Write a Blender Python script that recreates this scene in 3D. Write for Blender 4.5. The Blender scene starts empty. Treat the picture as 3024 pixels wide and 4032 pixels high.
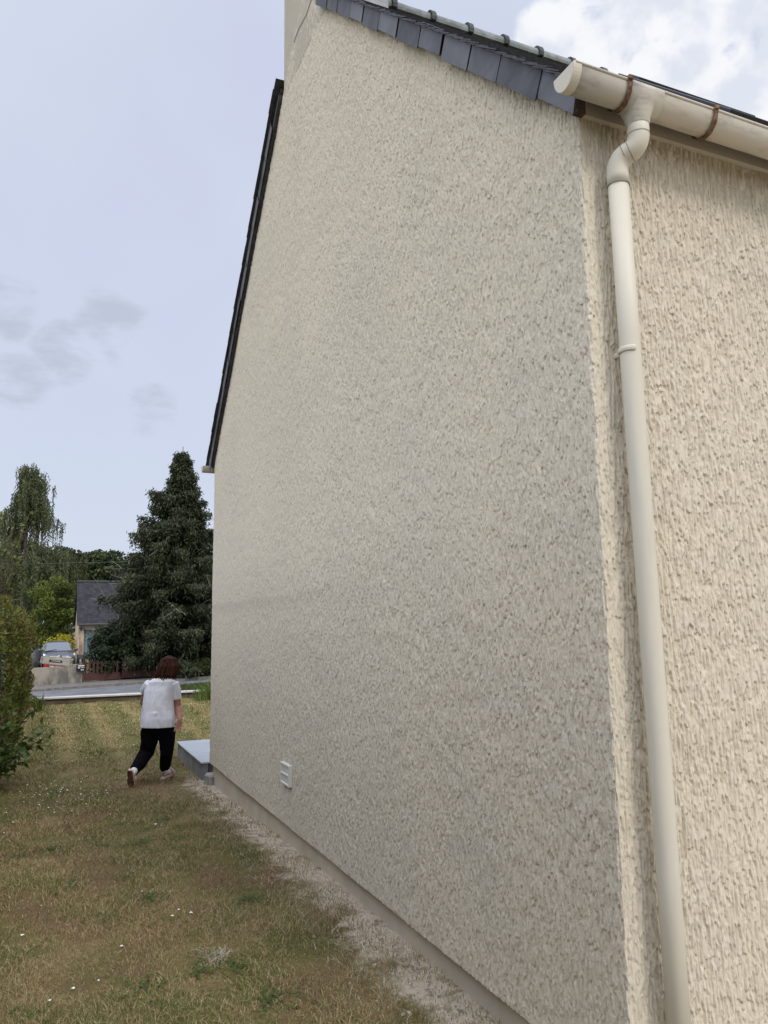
import bpy, math, random
import numpy as np
from mathutils import Vector
random.seed(7)
RNG = np.random.default_rng(11)
scn = bpy.context.scene
C = scn.collection

# ------------------------------------------------------------------ camera
F, PPX, PPY = 3050.0, 1512.0, 2016.0           # focal length and centre in photo pixels (3024 x 4032)
up = np.array([-316., -21028., 3050.]); up /= np.linalg.norm(up)
dy = np.array([178 - PPX, 2488 - PPY, F]); dy -= up * dy.dot(up); dy /= np.linalg.norm(dy)
dx = np.cross(dy, up)
RW = np.array([dx, dy, up])                    # rows: world axes in camera coords (x right, y down, z forward)
CAM = np.array([0, 0, 1.9])
cam_d = bpy.data.cameras.new('camera'); cam = bpy.data.objects.new('camera', cam_d); C.objects.link(cam)
cam_d.sensor_fit = 'VERTICAL'; cam_d.sensor_height = 36; cam_d.lens = F / 4032 * 36
cam_d.clip_end = 2000; cam_d.clip_start = 0.05
M = np.eye(4); M[:3, 0] = RW[:, 0]; M[:3, 1] = -RW[:, 1]; M[:3, 2] = -RW[:, 2]; M[:3, 3] = CAM
from mathutils import Matrix
cam.matrix_world = Matrix(M.tolist())
scn.camera = cam
def ray(px, py):
    return RW @ np.array([px - PPX, py - PPY, F])
def D(px, py, d):                               # real point seen at a photo pixel, at forward distance d
    return CAM + ray(px, py) * d / F

# ------------------------------------------------------------------ light
SUN_DIR = np.array([0.20, -0.66, 0.72]); SUN_DIR /= np.linalg.norm(SUN_DIR)
sd = bpy.data.lights.new('sun', 'SUN'); sd.energy = 1.75; sd.angle = math.radians(18); sd.color = (1, 0.955, 0.885)
so = bpy.data.objects.new('sun', sd); C.objects.link(so)
so.rotation_euler = Vector(SUN_DIR.tolist()).to_track_quat('Z', 'Y').to_euler()
W = bpy.data.worlds.new('World'); scn.world = W; W.use_nodes = True
nt = W.node_tree; nt.nodes.clear()
def N(t, **kw):
    n = nt.nodes.new(t)
    for k, v in kw.items(): setattr(n, k, v)
    return n
def math_n(tree, op, a, b=None, clamp=False):
    n = tree.nodes.new('ShaderNodeMath'); n.operation = op; n.use_clamp = clamp
    for i, v in enumerate((a, b)):
        if v is None: continue
        if isinstance(v, (int, float)): n.inputs[i].default_value = v
        else: tree.links.new(v, n.inputs[i])
    return n.outputs[0]
def mix_n(tree, f, a, b, blend='MIX'):
    n = tree.nodes.new('ShaderNodeMix'); n.data_type = 'RGBA'; n.blend_type = blend
    for i, v in ((0, f), (6, a), (7, b)):
        if isinstance(v, (int, float)): n.inputs[i].default_value = v
        elif isinstance(v, tuple): n.inputs[i].default_value = (*v, 1) if len(v) == 3 else v
        else: tree.links.new(v, n.inputs[i])
    return n.outputs[2]
def ramp_n(tree, f, lo, hi, smooth=True):
    n = tree.nodes.new('ShaderNodeMapRange'); n.interpolation_type = 'SMOOTHSTEP' if smooth else 'LINEAR'
    tree.links.new(f, n.inputs[0]); n.inputs[1].default_value = lo; n.inputs[2].default_value = hi
    return n.outputs[0]
def noise_n(tree, vec, scale, detail=3, rough=.5, dist=0.):
    n = tree.nodes.new('ShaderNodeTexNoise'); n.inputs['Scale'].default_value = scale
    n.inputs['Detail'].default_value = detail; n.inputs['Roughness'].default_value = rough
    n.inputs['Distortion'].default_value = dist
    if vec is not None: tree.links.new(vec, n.inputs['Vector'])
    return n.outputs['Fac']
def map_n(tree, vec, scale=(1, 1, 1), loc=(0, 0, 0)):
    n = tree.nodes.new('ShaderNodeMapping'); tree.links.new(vec, n.inputs[0])
    n.inputs['Scale'].default_value = scale; n.inputs['Location'].default_value = loc
    return n.outputs[0]
sky = N('ShaderNodeTexSky'); sky.sky_type = 'NISHITA'; sky.sun_disc = False
sky.sun_elevation = math.asin(SUN_DIR[2]); sky.sun_rotation = math.atan2(SUN_DIR[0], SUN_DIR[1])
sky.dust_density = 3; sky.air_density = 1.0
tc = N('ShaderNodeTexCoord'); gen = tc.outputs['Generated']
sep = N('ShaderNodeSeparateXYZ'); nt.links.new(gen, sep.inputs[0])
def near_dir(px, py, c0, c1):                   # soft patch of sky round a direction
    r = ray(px, py); r = r / np.linalg.norm(r)
    n = N('ShaderNodeVectorMath', operation='DOT_PRODUCT'); nt.links.new(gen, n.inputs[0]); n.inputs[1].default_value = r.tolist()
    return ramp_n(nt, n.outputs['Value'], math.cos(math.radians(c0)), math.cos(math.radians(c1)))
elev = sep.outputs[2]
# thin white overcast: brighter towards the zenith, as real overcast is
veil = mix_n(nt, ramp_n(nt, elev, 0.0, 0.5), (6.9, 7.6, 8.9), (6.55, 6.95, 8.9))
veil = mix_n(nt, ramp_n(nt, noise_n(nt, gen, 2.2, 3), .35, .7), veil, (7.2, 7.9, 9.2))
base = mix_n(nt, 0.88, sky.outputs[0], veil)
cl = map_n(nt, gen, (1, 1, 2.2))
nz = noise_n(nt, cl, 14, 9, .6, .15)
zones = [near_dir(20, 1190, 3.6, .3), near_dir(430, 1270, 3.6, .3), near_dir(610, 1610, 2.8, .2), near_dir(90, 1500, 3, .3), near_dir(250, 1380, 3.2, .2)]
grey_zone = zones[0]
for z_ in zones[1:]: grey_zone = math_n(nt, 'MAXIMUM', grey_zone, z_)
gm = ramp_n(nt, math_n(nt, 'ADD', nz, math_n(nt, 'MULTIPLY', grey_zone, .36)), .66, .98)
base = mix_n(nt, math_n(nt, 'MULTIPLY', gm, .65), base, (4.7, 5.2, 6.3))
wz = math_n(nt, 'MAXIMUM', near_dir(2850, 250, 16, 3), near_dir(2400, 200, 10, 2))
nz2 = noise_n(nt, map_n(nt, gen, (1, 1, 1.3), (3.1, .4, 1.2)), 9, 9, .58, .2)
wm = ramp_n(nt, math_n(nt, 'MULTIPLY', wz, math_n(nt, 'ADD', nz2, .30)), .62, .72)
base = mix_n(nt, wm, base, mix_n(nt, ramp_n(nt, noise_n(nt, gen, 13, 6), .42, .58), (7.4, 7.8, 8.8), (9.4, 9.55, 9.8)))
zen = N('ShaderNodeMapRange'); nt.links.new(elev, zen.inputs[0])
zen.inputs[1].default_value = .68; zen.inputs[2].default_value = .95; zen.inputs[3].default_value = 1; zen.inputs[4].default_value = 2.6
base = mix_n(nt, 1.0, base, zen.outputs[0], 'MULTIPLY')
wn = N('ShaderNodeVectorMath', operation='DOT_PRODUCT'); nt.links.new(gen, wn.inputs[0]); wn.inputs[1].default_value = (-.86, -.25, .45)   # added unseen bright sky patch left of the view, to light the gable
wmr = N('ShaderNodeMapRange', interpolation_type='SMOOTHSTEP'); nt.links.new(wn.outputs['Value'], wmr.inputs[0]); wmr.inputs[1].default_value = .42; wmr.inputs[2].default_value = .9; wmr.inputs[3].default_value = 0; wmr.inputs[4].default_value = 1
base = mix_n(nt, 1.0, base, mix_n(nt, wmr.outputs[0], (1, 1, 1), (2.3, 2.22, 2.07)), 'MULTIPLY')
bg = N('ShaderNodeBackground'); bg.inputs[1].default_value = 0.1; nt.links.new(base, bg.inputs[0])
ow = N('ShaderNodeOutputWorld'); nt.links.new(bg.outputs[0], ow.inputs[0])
scn.view_settings.view_transform = 'Standard'; scn.view_settings.look = 'None'
scn.view_settings.exposure = 0.0; scn.view_settings.gamma = 1; scn.view_settings.use_curve_mapping = False

# ------------------------------------------------------------------ helpers
def tag(o, label=None, cat=None, group=None, kind=None):
    if label: o['label'] = label
    if cat: o['category'] = cat
    if group: o['group'] = group
    if kind: o['kind'] = kind
    return o
def thing(name, label, cat, loc=(0, 0, 0), rz=0, group=None):
    o = bpy.data.objects.new(name, None); C.objects.link(o); o.location = [float(v) for v in loc]; o.rotation_euler = (0, 0, rz)
    o.empty_display_size = .1
    return tag(o, label, cat, group)
def fast_mesh(name, V, Fc, mat, parent=None, nside=4, smooth=False, attr=None):
    """V (n,3) array, Fc (m,nside) array"""
    me = bpy.data.meshes.new(name); V = np.asarray(V, np.float32); Fc = np.asarray(Fc, np.int32)
    me.vertices.add(len(V)); me.vertices.foreach_set('co', V.ravel())
    me.loops.add(Fc.size); me.loops.foreach_set('vertex_index', Fc.ravel())
    me.polygons.add(len(Fc)); me.polygons.foreach_set('loop_start', np.arange(0, Fc.size, nside, dtype=np.int32))
    me.polygons.foreach_set('use_smooth', np.full(len(Fc), smooth))
    me.update(calc_edges=True)
    if attr is not None:
        a = me.attributes.new('var', 'FLOAT', 'FACE'); a.data.foreach_set('value', np.asarray(attr, np.float32))
    me.materials.append(mat)
    o = bpy.data.objects.new(name, me); C.objects.link(o)
    if parent is not None: o.parent = parent
    return o
class MB:
    def __init__(s): s.v = []; s.f = []
    def add(s, v, f):
        k = len(s.v); s.v += [tuple(map(float, p)) for p in v]; s.f += [tuple(i + k for i in q) for q in f]; return s
    def box(s, lo, hi, rot=None, piv=(0, 0, 0)):
        x0, y0, z0 = lo; x1, y1, z1 = hi
        v = [(x0, y0, z0), (x1, y0, z0), (x1, y1, z0), (x0, y1, z0), (x0, y0, z1), (x1, y0, z1), (x1, y1, z1), (x0, y1, z1)]
        if rot is not None: v = [tuple(rot @ Vector(p) + Vector(piv)) for p in v]
        return s.add(v, [(0, 3, 2, 1), (4, 5, 6, 7), (0, 1, 5, 4), (1, 2, 6, 5), (2, 3, 7, 6), (3, 0, 4, 7)])
    def loft(s, rings, cap=True, close=True):
        n = len(rings[0]); v = [p for r in rings for p in r]; f = []
        for i in range(len(rings) - 1):
            for j in range(n if close else n - 1):
                k = (j + 1) % n; f.append((i * n + j, i * n + k, (i + 1) * n + k, (i + 1) * n + j))
        if cap and close: f.append(tuple(range(n))[::-1]); f.append(tuple((len(rings) - 1) * n + j for j in range(n)))
        return s.add(v, f)
    def tube(s, pts, rad, n=8, cap=True, flat=1.0):
        pts = [Vector([float(c) for c in p]) for p in pts]
        if isinstance(rad, (int, float)): rad = [rad] * len(pts)
        rings = []; a = None
        for i, p in enumerate(pts):
            t = (pts[min(i + 1, len(pts) - 1)] - pts[max(i - 1, 0)]).normalized()
            if a is None:
                a = t.orthogonal().normalized() if abs(t.z) > .99 else t.cross(Vector((0, 0, 1))).normalized()
            a = (a - t * a.dot(t)).normalized(); b = t.cross(a)
            rings.append([p + (a * math.cos(2 * math.pi * k / n) + b * math.sin(2 * math.pi * k / n) * flat) * rad[i] for k in range(n)])
        return s.loft(rings, cap)
    def ellipse_loft(s, rows, n=28, e=1.0):
        """rows: (centre, axisA, axisB, a, b)"""
        rings = []
        for c, A, B, a, b in rows:
            c = Vector([float(q) for q in c]); A = Vector(A); B = Vector(B); r = []
            for k in range(n):
                t = 2 * math.pi * k / n; ct, st = math.cos(t), math.sin(t)
                r.append(c + A * (a * math.copysign(abs(ct) ** e, ct)) + B * (b * math.copysign(abs(st) ** e, st)))
            rings.append(r)
        return s.loft(rings)
    def ball(s, c, r, n=10, m=8):
        c = Vector([float(q) for q in c]); r = Vector(r) if not isinstance(r, (int, float)) else Vector((r, r, r)); rings = []
        for i in range(m + 1):
            ph = math.pi * (i + .02) / (m + .04)
            rings.append([c + Vector((r.x * math.sin(ph) * math.cos(2 * math.pi * k / n), r.y * math.sin(ph) * math.sin(2 * math.pi * k / n), r.z * math.cos(ph))) for k in range(n)])
        return s.loft(rings)
    def build(s, name, mat, parent=None, smooth=False, bevel=0, remesh=0, soft=0):
        me = bpy.data.meshes.new(name); me.from_pydata(s.v, [], s.f); me.update(); me.materials.append(mat)
        import bmesh
        b = bmesh.new(); b.from_mesh(me); bmesh.ops.recalc_face_normals(b, faces=b.faces); b.to_mesh(me); b.free()
        if smooth: me.polygons.foreach_set('use_smooth', [True] * len(me.polygons))
        o = bpy.data.objects.new(name, me); C.objects.link(o)
        if parent is not None: o.parent = parent
        if bevel:
            m = o.modifiers.new('bevel', 'BEVEL'); m.width = bevel; m.segments = 2; m.limit_method = 'ANGLE'
        if remesh:
            m = o.modifiers.new('remesh', 'REMESH'); m.mode = 'VOXEL'; m.voxel_size = remesh; m.use_smooth_shade = True
            if soft:
                m = o.modifiers.new('smooth', 'SMOOTH'); m.factor = .5; m.iterations = soft
        return o

def mat(name, col, rough=.8, col2=None, scale=6, detail=4, contrast=(.35, .65), bump=0, bscale=60, metal=0, stretch=(1, 1, 1), spec=.3, obj=False):
    m = bpy.data.materials.new(name); m.use_nodes = True; t = m.node_tree; b = t.nodes['Principled BSDF']
    b.inputs['Roughness'].default_value = rough; b.inputs['Metallic'].default_value = metal
    b.inputs['Specular IOR Level'].default_value = spec
    g = t.nodes.new('ShaderNodeNewGeometry').outputs['Position'] if not obj else t.nodes.new('ShaderNodeTexCoord').outputs['Object']
    g = map_n(t, g, stretch)
    if col2 is not None:
        c = mix_n(t, ramp_n(t, noise_n(t, g, scale, detail, .6), *contrast), col, col2); t.links.new(c, b.inputs['Base Color'])
    else: b.inputs['Base Color'].default_value = (*col, 1)
    if bump:
        bn = t.nodes.new('ShaderNodeBump'); bn.inputs['Distance'].default_value = bump; bn.inputs['Strength'].default_value = 1
        t.links.new(noise_n(t, g, bscale, 4, .6), bn.inputs['Height']); t.links.new(bn.outputs[0], b.inputs['Normal'])
    return m
def leaf_mat(name, dark, light, trans=.25, rough=.6, third=None):
    m = bpy.data.materials.new(name); m.use_nodes = True; t = m.node_tree; b = t.nodes['Principled BSDF']
    a = t.nodes.new('ShaderNodeAttribute'); a.attribute_name = 'var'
    g = t.nodes.new('ShaderNodeNewGeometry').outputs['Position']
    c = mix_n(t, a.outputs['Fac'], dark, light)
    if third: c = mix_n(t, ramp_n(t, noise_n(t, g, 1.6, 4, .6), .5, .68), c, third)
    t.links.new(c, b.inputs['Base Color']); b.inputs['Roughness'].default_value = rough; b.inputs['Specular IOR Level'].default_value = .25
    tr = t.nodes.new('ShaderNodeBsdfTranslucent'); t.links.new(c, tr.inputs[0])
    mx = t.nodes.new('ShaderNodeMixShader'); mx.inputs[0].default_value = trans
    t.links.new(b.outputs[0], mx.inputs[1]); t.links.new(tr.outputs[0], mx.inputs[2]); t.links.new(mx.outputs[0], t.nodes['Material Output'].inputs[0])
    return m

# periodic noise tile for the render coat's real relief
def tile(n, res, sx, sz, seed, band=2.2):
    r = np.random.default_rng(seed).standard_normal((n, n))
    fx = np.fft.fftfreq(n, res)[:, None]; fz = np.fft.fftfreq(n, res)[None, :]
    g = lambda k: np.exp(-2 * math.pi ** 2 * ((sx * k * fx) ** 2 + (sz * k * fz) ** 2))
    h = np.fft.ifft2(np.fft.fft2(r) * (g(1) - (g(band) if band else 0))).real
    return (h / h.std()).astype(np.float32)
TN, TR = 2048, .002
def samp(T, u, v, res=TR):
    u = np.mod(u / res, TN); v = np.mod(v / res, TN); i = np.floor(u).astype(int) % TN; j = np.floor(v).astype(int) % TN
    a = u - np.floor(u); b = v - np.floor(v); i1 = (i + 1) % TN; j1 = (j + 1) % TN
    return T[i, j] * (1 - a) * (1 - b) + T[i1, j] * a * (1 - b) + T[i, j1] * (1 - a) * b + T[i1, j1] * a * b
T1 = tile(TN, TR, .0019, .0210, 1, 2.8); T2 = tile(TN, TR, .0055, .026, 2); T3 = tile(TN, TR, .0018, .0030, 3); TL = tile(TN, TR, .10, .13, 4, 0); T4 = tile(TN, TR, .0024, .0070, 6); T5 = tile(TN, TR, .0034, .060, 8, 2.5)
def relief(u, z, front=False):
    lo = samp(TL, u, z); uw = u + .0018 * samp(TL, u * 1.7 + 3, z * 1.7) + .0008 * samp(T2, u + .4, z * 1.3)
    b = samp(T2, uw, z); c = samp(T4, uw, z)
    a = samp(T1, uw, z + .003 * c)
    if front: b = .5 * b + 1.1 * samp(T5, uw, z)
    lump = 1 / (1 + np.exp(-3.8 * (a + .30 * b + .26 * c + .25 + .1 * lo)))
    return (.0078 if front else .0058) * (lump - .62) + .0010 * b + .0005 * c + .0003 * samp(T3, u, z)

# ------------------------------------------------------------------ materials
def stucco_mat():
    m = bpy.data.materials.new('roughcast'); m.use_nodes = True; t = m.node_tree; b = t.nodes['Principled BSDF']
    g = t.nodes.new('ShaderNodeNewGeometry').outputs['Position']
    c = mix_n(t, ramp_n(t, noise_n(t, g, 1.1, 4, .55), .38, .66), (.645, .58, .455), (.62, .563, .447))
    c = mix_n(t, math_n(t, 'MULTIPLY', ramp_n(t, noise_n(t, map_n(t, g, (1, .35, 3)), 2.1, 3), .48, .7), .5), c, (.585, .525, .42))
    c = mix_n(t, math_n(t, 'MULTIPLY', ramp_n(t, noise_n(t, g, 45, 3), .35, .75), .35), c, (.72, .63, .49))
    sp = t.nodes.new('ShaderNodeSeparateXYZ'); t.links.new(g, sp.inputs[0])     # scaffold-lift stain and rain-greyed patches
    zz = math_n(t, 'ADD', sp.outputs[2], math_n(t, 'MULTIPLY', math_n(t, 'SUBTRACT', noise_n(t, g, 3, 3), .5), .12))
    band = math_n(t, 'MULTIPLY', ramp_n(t, zz, 1.98, 2.14), ramp_n(t, zz, 2.19, 2.16))
    band = math_n(t, 'MULTIPLY', band, ramp_n(t, sp.outputs[1], 4.5, 6.5))
    c = mix_n(t, math_n(t, 'MULTIPLY', band, .5), c, (.52, .465, .37))
    grey = math_n(t, 'MULTIPLY', ramp_n(t, noise_n(t, map_n(t, g, (1, 1, .5), (4, 2, 1)), .9, 5, .6), .46, .7), .35)
    c = mix_n(t, grey, c, (.56, .52, .43))
    t.links.new(c, b.inputs['Base Color']); b.inputs['Roughness'].default_value = .85; b.inputs['Specular IOR Level'].default_value = .25
    bn = t.nodes.new('ShaderNodeBump'); bn.inputs['Distance'].default_value = .007; bn.inputs['Strength'].default_value = .9
    t.links.new(noise_n(t, map_n(t, g, (1, 1, .38)), 125, 3, .65), bn.inputs['Height']); t.links.new(bn.outputs[0], b.inputs['Normal'])
    return m
stucco = stucco_mat()
plinth_m = mat('smooth_plinth', (.55, .49, .38), .9, (.47, .42, .33), 3, bump=.0015, bscale=120)
slate_m = mat('slate', (.045, .048, .057), .5, (.10, .103, .115), 4.5, bump=.001, bscale=30, spec=.5)
slate_old = mat('weathered_slate', (.035, .037, .042), .6, (.07, .072, .078), 25, bump=.002, bscale=60)
ridge_m = mat('fibre_ridge_tile', (.25, .27, .26), .8, (.15, .17, .16), 8, bump=.001)
collar_m = mat('dark_collar', (.035, .04, .04), .7, (.08, .09, .085), 20)
pvc = mat('sand_plastic', (.59, .55, .45), .5, (.42, .415, .38), 7, spec=.25, contrast=(.5, .85), stretch=(1, 1, .14))
pvc_dirty = mat('dirty_sand_plastic', (.52, .48, .40), .55, (.33, .305, .25), 7, spec=.25, contrast=(.45, .78), stretch=(1, 3, 4))
pvc_seam = mat('dark_pipe_grey', (.26, .25, .22), .6)  # darker grey for the pipe joint rings and moulded mark
rust = mat('rusty_bracket', (.09, .04, .022), .85, (.22, .13, .08), 40, bump=.002)
wood_dark = mat('dark_eaves_wood', (.045, .03, .02), .9, (.09, .06, .04), 30)
black_metal = mat('black_window_frame', (.012, .013, .015), .35, spec=.5)
concrete = mat('weathered_concrete', (.30, .27, .22), .9, (.13, .118, .10), 2.2, detail=8, bump=.01, bscale=10, stretch=(1, 1, .5))
white_conc = mat('pale_coping', (.52, .51, .48), .8, (.46, .45, .42), 2, bump=.002)
block_m = mat('brown_block', (.16, .12, .085), .95, (.09, .07, .05), 3, bump=.004)
tile_m = None
asphalt = mat('asphalt', (.16, .165, .17), .8, (.11, .11, .115), 1.4, bump=.003, bscale=60)
pave_m = mat('old_pavement', (.17, .155, .14), .9, (.11, .10, .09), 2.5, bump=.004)
kerb_m = mat('kerb_stone', (.20, .185, .165), .9, (.12, .11, .1), 5)
bark = mat('bark', (.06, .045, .035), .95, (.12, .10, .08), 8, bump=.01, bscale=20)
twig_m = mat('bare_grey_twig', (.22, .19, .155), .9, (.14, .115, .09), 9)

# ------------------------------------------------------------------ terrain
def street_z(x): return -1.09 + .03 * np.clip(x, -12, 30)
def sm(a, lo, hi): t = np.clip((a - lo) / (hi - lo), 0, 1); return t * t * (3 - 2 * t)
def ground_z(x, y):
    x = np.asarray(x, float); y = np.asarray(y, float)
    z = .012 * np.sin(x * 1.9 + y * .7) + .01 * np.sin(y * 1.3 - x) + .012 * np.sin(3.1 * x + 1) * np.sin(2.3 * y)
    z = z * (1 - sm(x, 1.6, 1.9) * (y < 11))
    z = z + .05 * sm(y, 17, 21) + .115 * (1 - sm(y, 5.0, 9.8))
    st = street_z(x)
    bank = .48 * sm(x, 2.6, 5.0) * (sm(y, 25, 29) - sm(y, 32.6, 34.2)) + .25 * (1 - sm(y, 22, 30))
    z2 = st + bank
    yard = np.where(x < 1.8, -.48, st + .02)
    far = yard * (1 - sm(y, 46, 54)) + (-.09) * sm(y, 46, 54)
    far = np.where(x < 1.8, -.48 + .39 * sm(y, 51, 56), far)
    z2 = np.where(y > 44.8, far, z2)
    return np.where(y > 21.4, z2, z)
xs = np.concatenate([np.linspace(-400, -30, 12), np.linspace(-28, -2, 14), np.arange(-1.9, 8, .12), np.linspace(8.2, 40, 40), np.linspace(50, 400, 12)])
ys = np.concatenate([np.linspace(-300, -10, 10), np.linspace(-8, 1.9, 8), np.arange(2, 21.3, .12), [21.36, 21.44], np.arange(22, 44.7, .4), [44.76, 44.84], np.arange(45.2, 60, .6), np.linspace(62, 900, 24)])
xs = np.sort(np.append(xs, [1.79, 1.81]))
X, Y = np.meshgrid(xs, ys, indexing='ij'); Z = ground_z(X, Y)
def grid_faces(a, b):
    i, j = np.meshgrid(np.arange(a - 1), np.arange(b - 1), indexing='ij'); k = (i * b + j).ravel()
    return np.stack([k, k + b, k + b + 1, k + 1], 1)
def dry_mask_nodes(t, g):
    a = ramp_n(t, noise_n(t, g, .55, 3, .55), .44, .60)
    b_ = ramp_n(t, noise_n(t, g, 2.6, 4, .6), .40, .62)
    return math_n(t, 'MULTIPLY', math_n(t, 'ADD', math_n(t, 'MULTIPLY', a, .5), math_n(t, 'MULTIPLY', b_, .5)), 1.0, True)
def lawn_colour(t, g, straw, green, browner, stripe=True):
    sp = t.nodes.new('ShaderNodeSeparateXYZ'); t.links.new(g, sp.inputs[0])
    dry = dry_mask_nodes(t, g)
    # beyond the terrace the lawn is greener and striped by the mower
    w = t.nodes.new('ShaderNodeTexWave'); w.bands_direction = 'X'; w.inputs['Scale'].default_value = .42; w.inputs['Distortion'].default_value = 1.5; w.inputs['Detail'].default_value = 2
    t.links.new(map_n(t, g, (1, .06, 1)), w.inputs['Vector'])
    c = mix_n(t, dry, green, straw)
    farm = ramp_n(t, sp.outputs[1], 9.5, 14)
    yel = mix_n(t, ramp_n(t, math_n(t, 'ADD', math_n(t, 'MULTIPLY', w.outputs['Fac'], .5), math_n(t, 'MULTIPLY', noise_n(t, map_n(t, g, (.6, 1, 1)), 1.4, 4, .65), .7)), .40, .95), tuple(v * 1.12 for v in green), (straw[0] * .95, straw[1] * 1.08, straw[2] * .92))
    c = mix_n(t, farm, c, yel)
    br = ramp_n(t, noise_n(t, map_n(t, g, (1, 1, 1), (7, 3, 0)), 1.3, 4, .6), .47, .66)
    c = mix_n(t, math_n(t, 'MULTIPLY', math_n(t, 'MULTIPLY', br, .8), math_n(t, 'SUBTRACT', 1, farm)), c, browner)
    return c, sp
def ground_mat():
    m = bpy.data.materials.new('lawn_soil'); m.use_nodes = True; t = m.node_tree; b = t.nodes['Principled BSDF']
    g = t.nodes.new('ShaderNodeNewGeometry').outputs['Position']
    c, sp = lawn_colour(t, g, (.27, .19, .10), (.13, .122, .042), (.165, .105, .06))
    fine = noise_n(t, g, 70, 4, .7)
    c = mix_n(t, math_n(t, 'MULTIPLY', ramp_n(t, fine, .55, .3), .75), c, (.045, .032, .018))
    # pale plaster dust fallen along the foot of the wall
    edge = math_n(t, 'ADD', sp.outputs[0], math_n(t, 'MULTIPLY', math_n(t, 'SUBTRACT', noise_n(t, g, 3.5, 6, .7), .5), .80))
    dust = math_n(t, 'MULTIPLY', ramp_n(t, edge, 1.62, 1.78), ramp_n(t, sp.outputs[1], 11.0, 9.8))
    dust = math_n(t, 'MULTIPLY', dust, ramp_n(t, noise_n(t, g, 9, 7, .75), .30, .54))
    c = mix_n(t, dust, c, mix_n(t, noise_n(t, g, 100, 5), (.38, .31, .225), (.68, .60, .48)))
    t.links.new(c, b.inputs['Base Color']); b.inputs['Roughness'].default_value = .95; b.inputs['Specular IOR Level'].default_value = .1
    bn = t.nodes.new('ShaderNodeBump'); bn.inputs['Distance'].default_value = .02; t.links.new(noise_n(t, g, 38, 6, .7), bn.inputs['Height'])
    t.links.new(bn.outputs[0], b.inputs['Normal'])
    return m
gm_ = ground_mat()
g_o = fast_mesh('ground', np.stack([X, Y, Z], -1).reshape(-1, 3), grid_faces(len(xs), len(ys)), gm_, smooth=True)
tag(g_o, kind='structure')

# grass blades (uncountable)
def grass_mat(name):
    m = bpy.data.materials.new(name); m.use_nodes = True; t = m.node_tree; b = t.nodes['Principled BSDF']
    g = t.nodes.new('ShaderNodeNewGeometry').outputs['Position']
    c, sp = lawn_colour(t, g, (.37, .262, .135), (.145, .148, .044), (.225, .142, .075))
    a = t.nodes.new('ShaderNodeAttribute'); a.attribute_name = 'var'
    c = mix_n(t, ramp_n(t, a.outputs['Fac'], .55, .75), c, (.42, .33, .19))
    c = mix_n(t, ramp_n(t, a.outputs['Fac'], .30, .12), c, (.11, .15, .035))
    t.links.new(c, b.inputs['Base Color']); b.inputs['Roughness'].default_value = .7; b.inputs['Specular IOR Level'].default_value = .2
    return m
gmat = grass_mat('lawn_blades')
def blades(name, x, y, h, w, m, parent=None, lean=.8, z=None, var=None):
    n = len(x); z = ground_z(x, y) if z is None else z
    a = RNG.uniform(0, 2 * math.pi, n); l = RNG.normal(0, lean, n) * h; th = RNG.uniform(0, 2 * math.pi, n)
    wx, wy = np.cos(a) * w / 2, np.sin(a) * w / 2; lx, ly = np.cos(th) * l, np.sin(th) * l
    V = np.zeros((n, 5, 3), np.float32)
    V[:, 0] = np.stack([x - wx, y - wy, z - .004], 1); V[:, 1] = np.stack([x + wx, y + wy, z - .004], 1)
    V[:, 2] = np.stack([x + wx * .8 + lx * .35, y + wy * .8 + ly * .35, z + h * .6], 1); V[:, 3] = np.stack([x - wx * .8 + lx * .35, y - wy * .8 + ly * .35, z + h * .6], 1)
    V[:, 4] = np.stack([x + lx, y + ly, z + h * .9], 1)
    k = np.arange(n)[:, None] * 5
    Fq = np.concatenate([k + [0, 1, 2], k + [0, 2, 3], k + [3, 2, 4]], 1).reshape(-1, 3)
    v = RNG.uniform(0, 1, n) if var is None else var
    return fast_mesh(name, V.reshape(-1, 3), Fq, m, parent, 3, attr=np.repeat(v, 3))
def scatter(x0, x1, y0, y1, dens):
    n = int((x1 - x0) * (y1 - y0) * dens); return RNG.uniform(x0, x1, n), RNG.uniform(y0, y1, n)
gx, gy, gh, gw = [], [], [], []
for x0, x1, y0, y1, dn, h, w in ((-1.2, 1.95, 3.2, 5.6, 15000, .022, .0027), (-1.2, 1.95, 5.6, 8, 8500, .024, .0036), (-1.0, 1.95, 8, 12, 3800, .027, .0055), (-.9, 4.5, 12, 16, 1900, .03, .008), (-.9, 6.2, 16, 21.25, 1100, .035, .011)):
    x, y = scatter(x0, x1, y0, y1, dn)
    cl_ = samp(TL, x * 1.0 + 9, y) + .7 * samp(T2, x * .08, y * .08)
    keep = RNG.uniform(0, 1, len(x)) < np.clip(.72 + .22 * cl_, .25, 1)
    keep &= ~((x > 1.68 + .16 * samp(TL, x, y)) & (y < 10.4) & (RNG.uniform(0, 1, len(x)) < .72))
    keep &= ~((x > 1.86) & (y < 12.2) & (y > 9))
    x, y = x[keep], y[keep]; c2 = cl_[keep]
    gx.append(x); gy.append(y); gh.append(h * RNG.uniform(.5, 1.3, len(x)) * (1 + .3 * np.clip(c2, -1, 1.5))); gw.append(np.full(len(x), w))
go = blades('grass', np.concatenate(gx), np.concatenate(gy), np.concatenate(gh), np.concatenate(gw), gmat, lean=1.25)
tag(go, 'short dry lawn grass, brown near and greener beyond the terrace', 'grass', kind='stuff')
greenm = leaf_mat('lush_grass', (.035, .055, .016), (.085, .11, .035))
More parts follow.
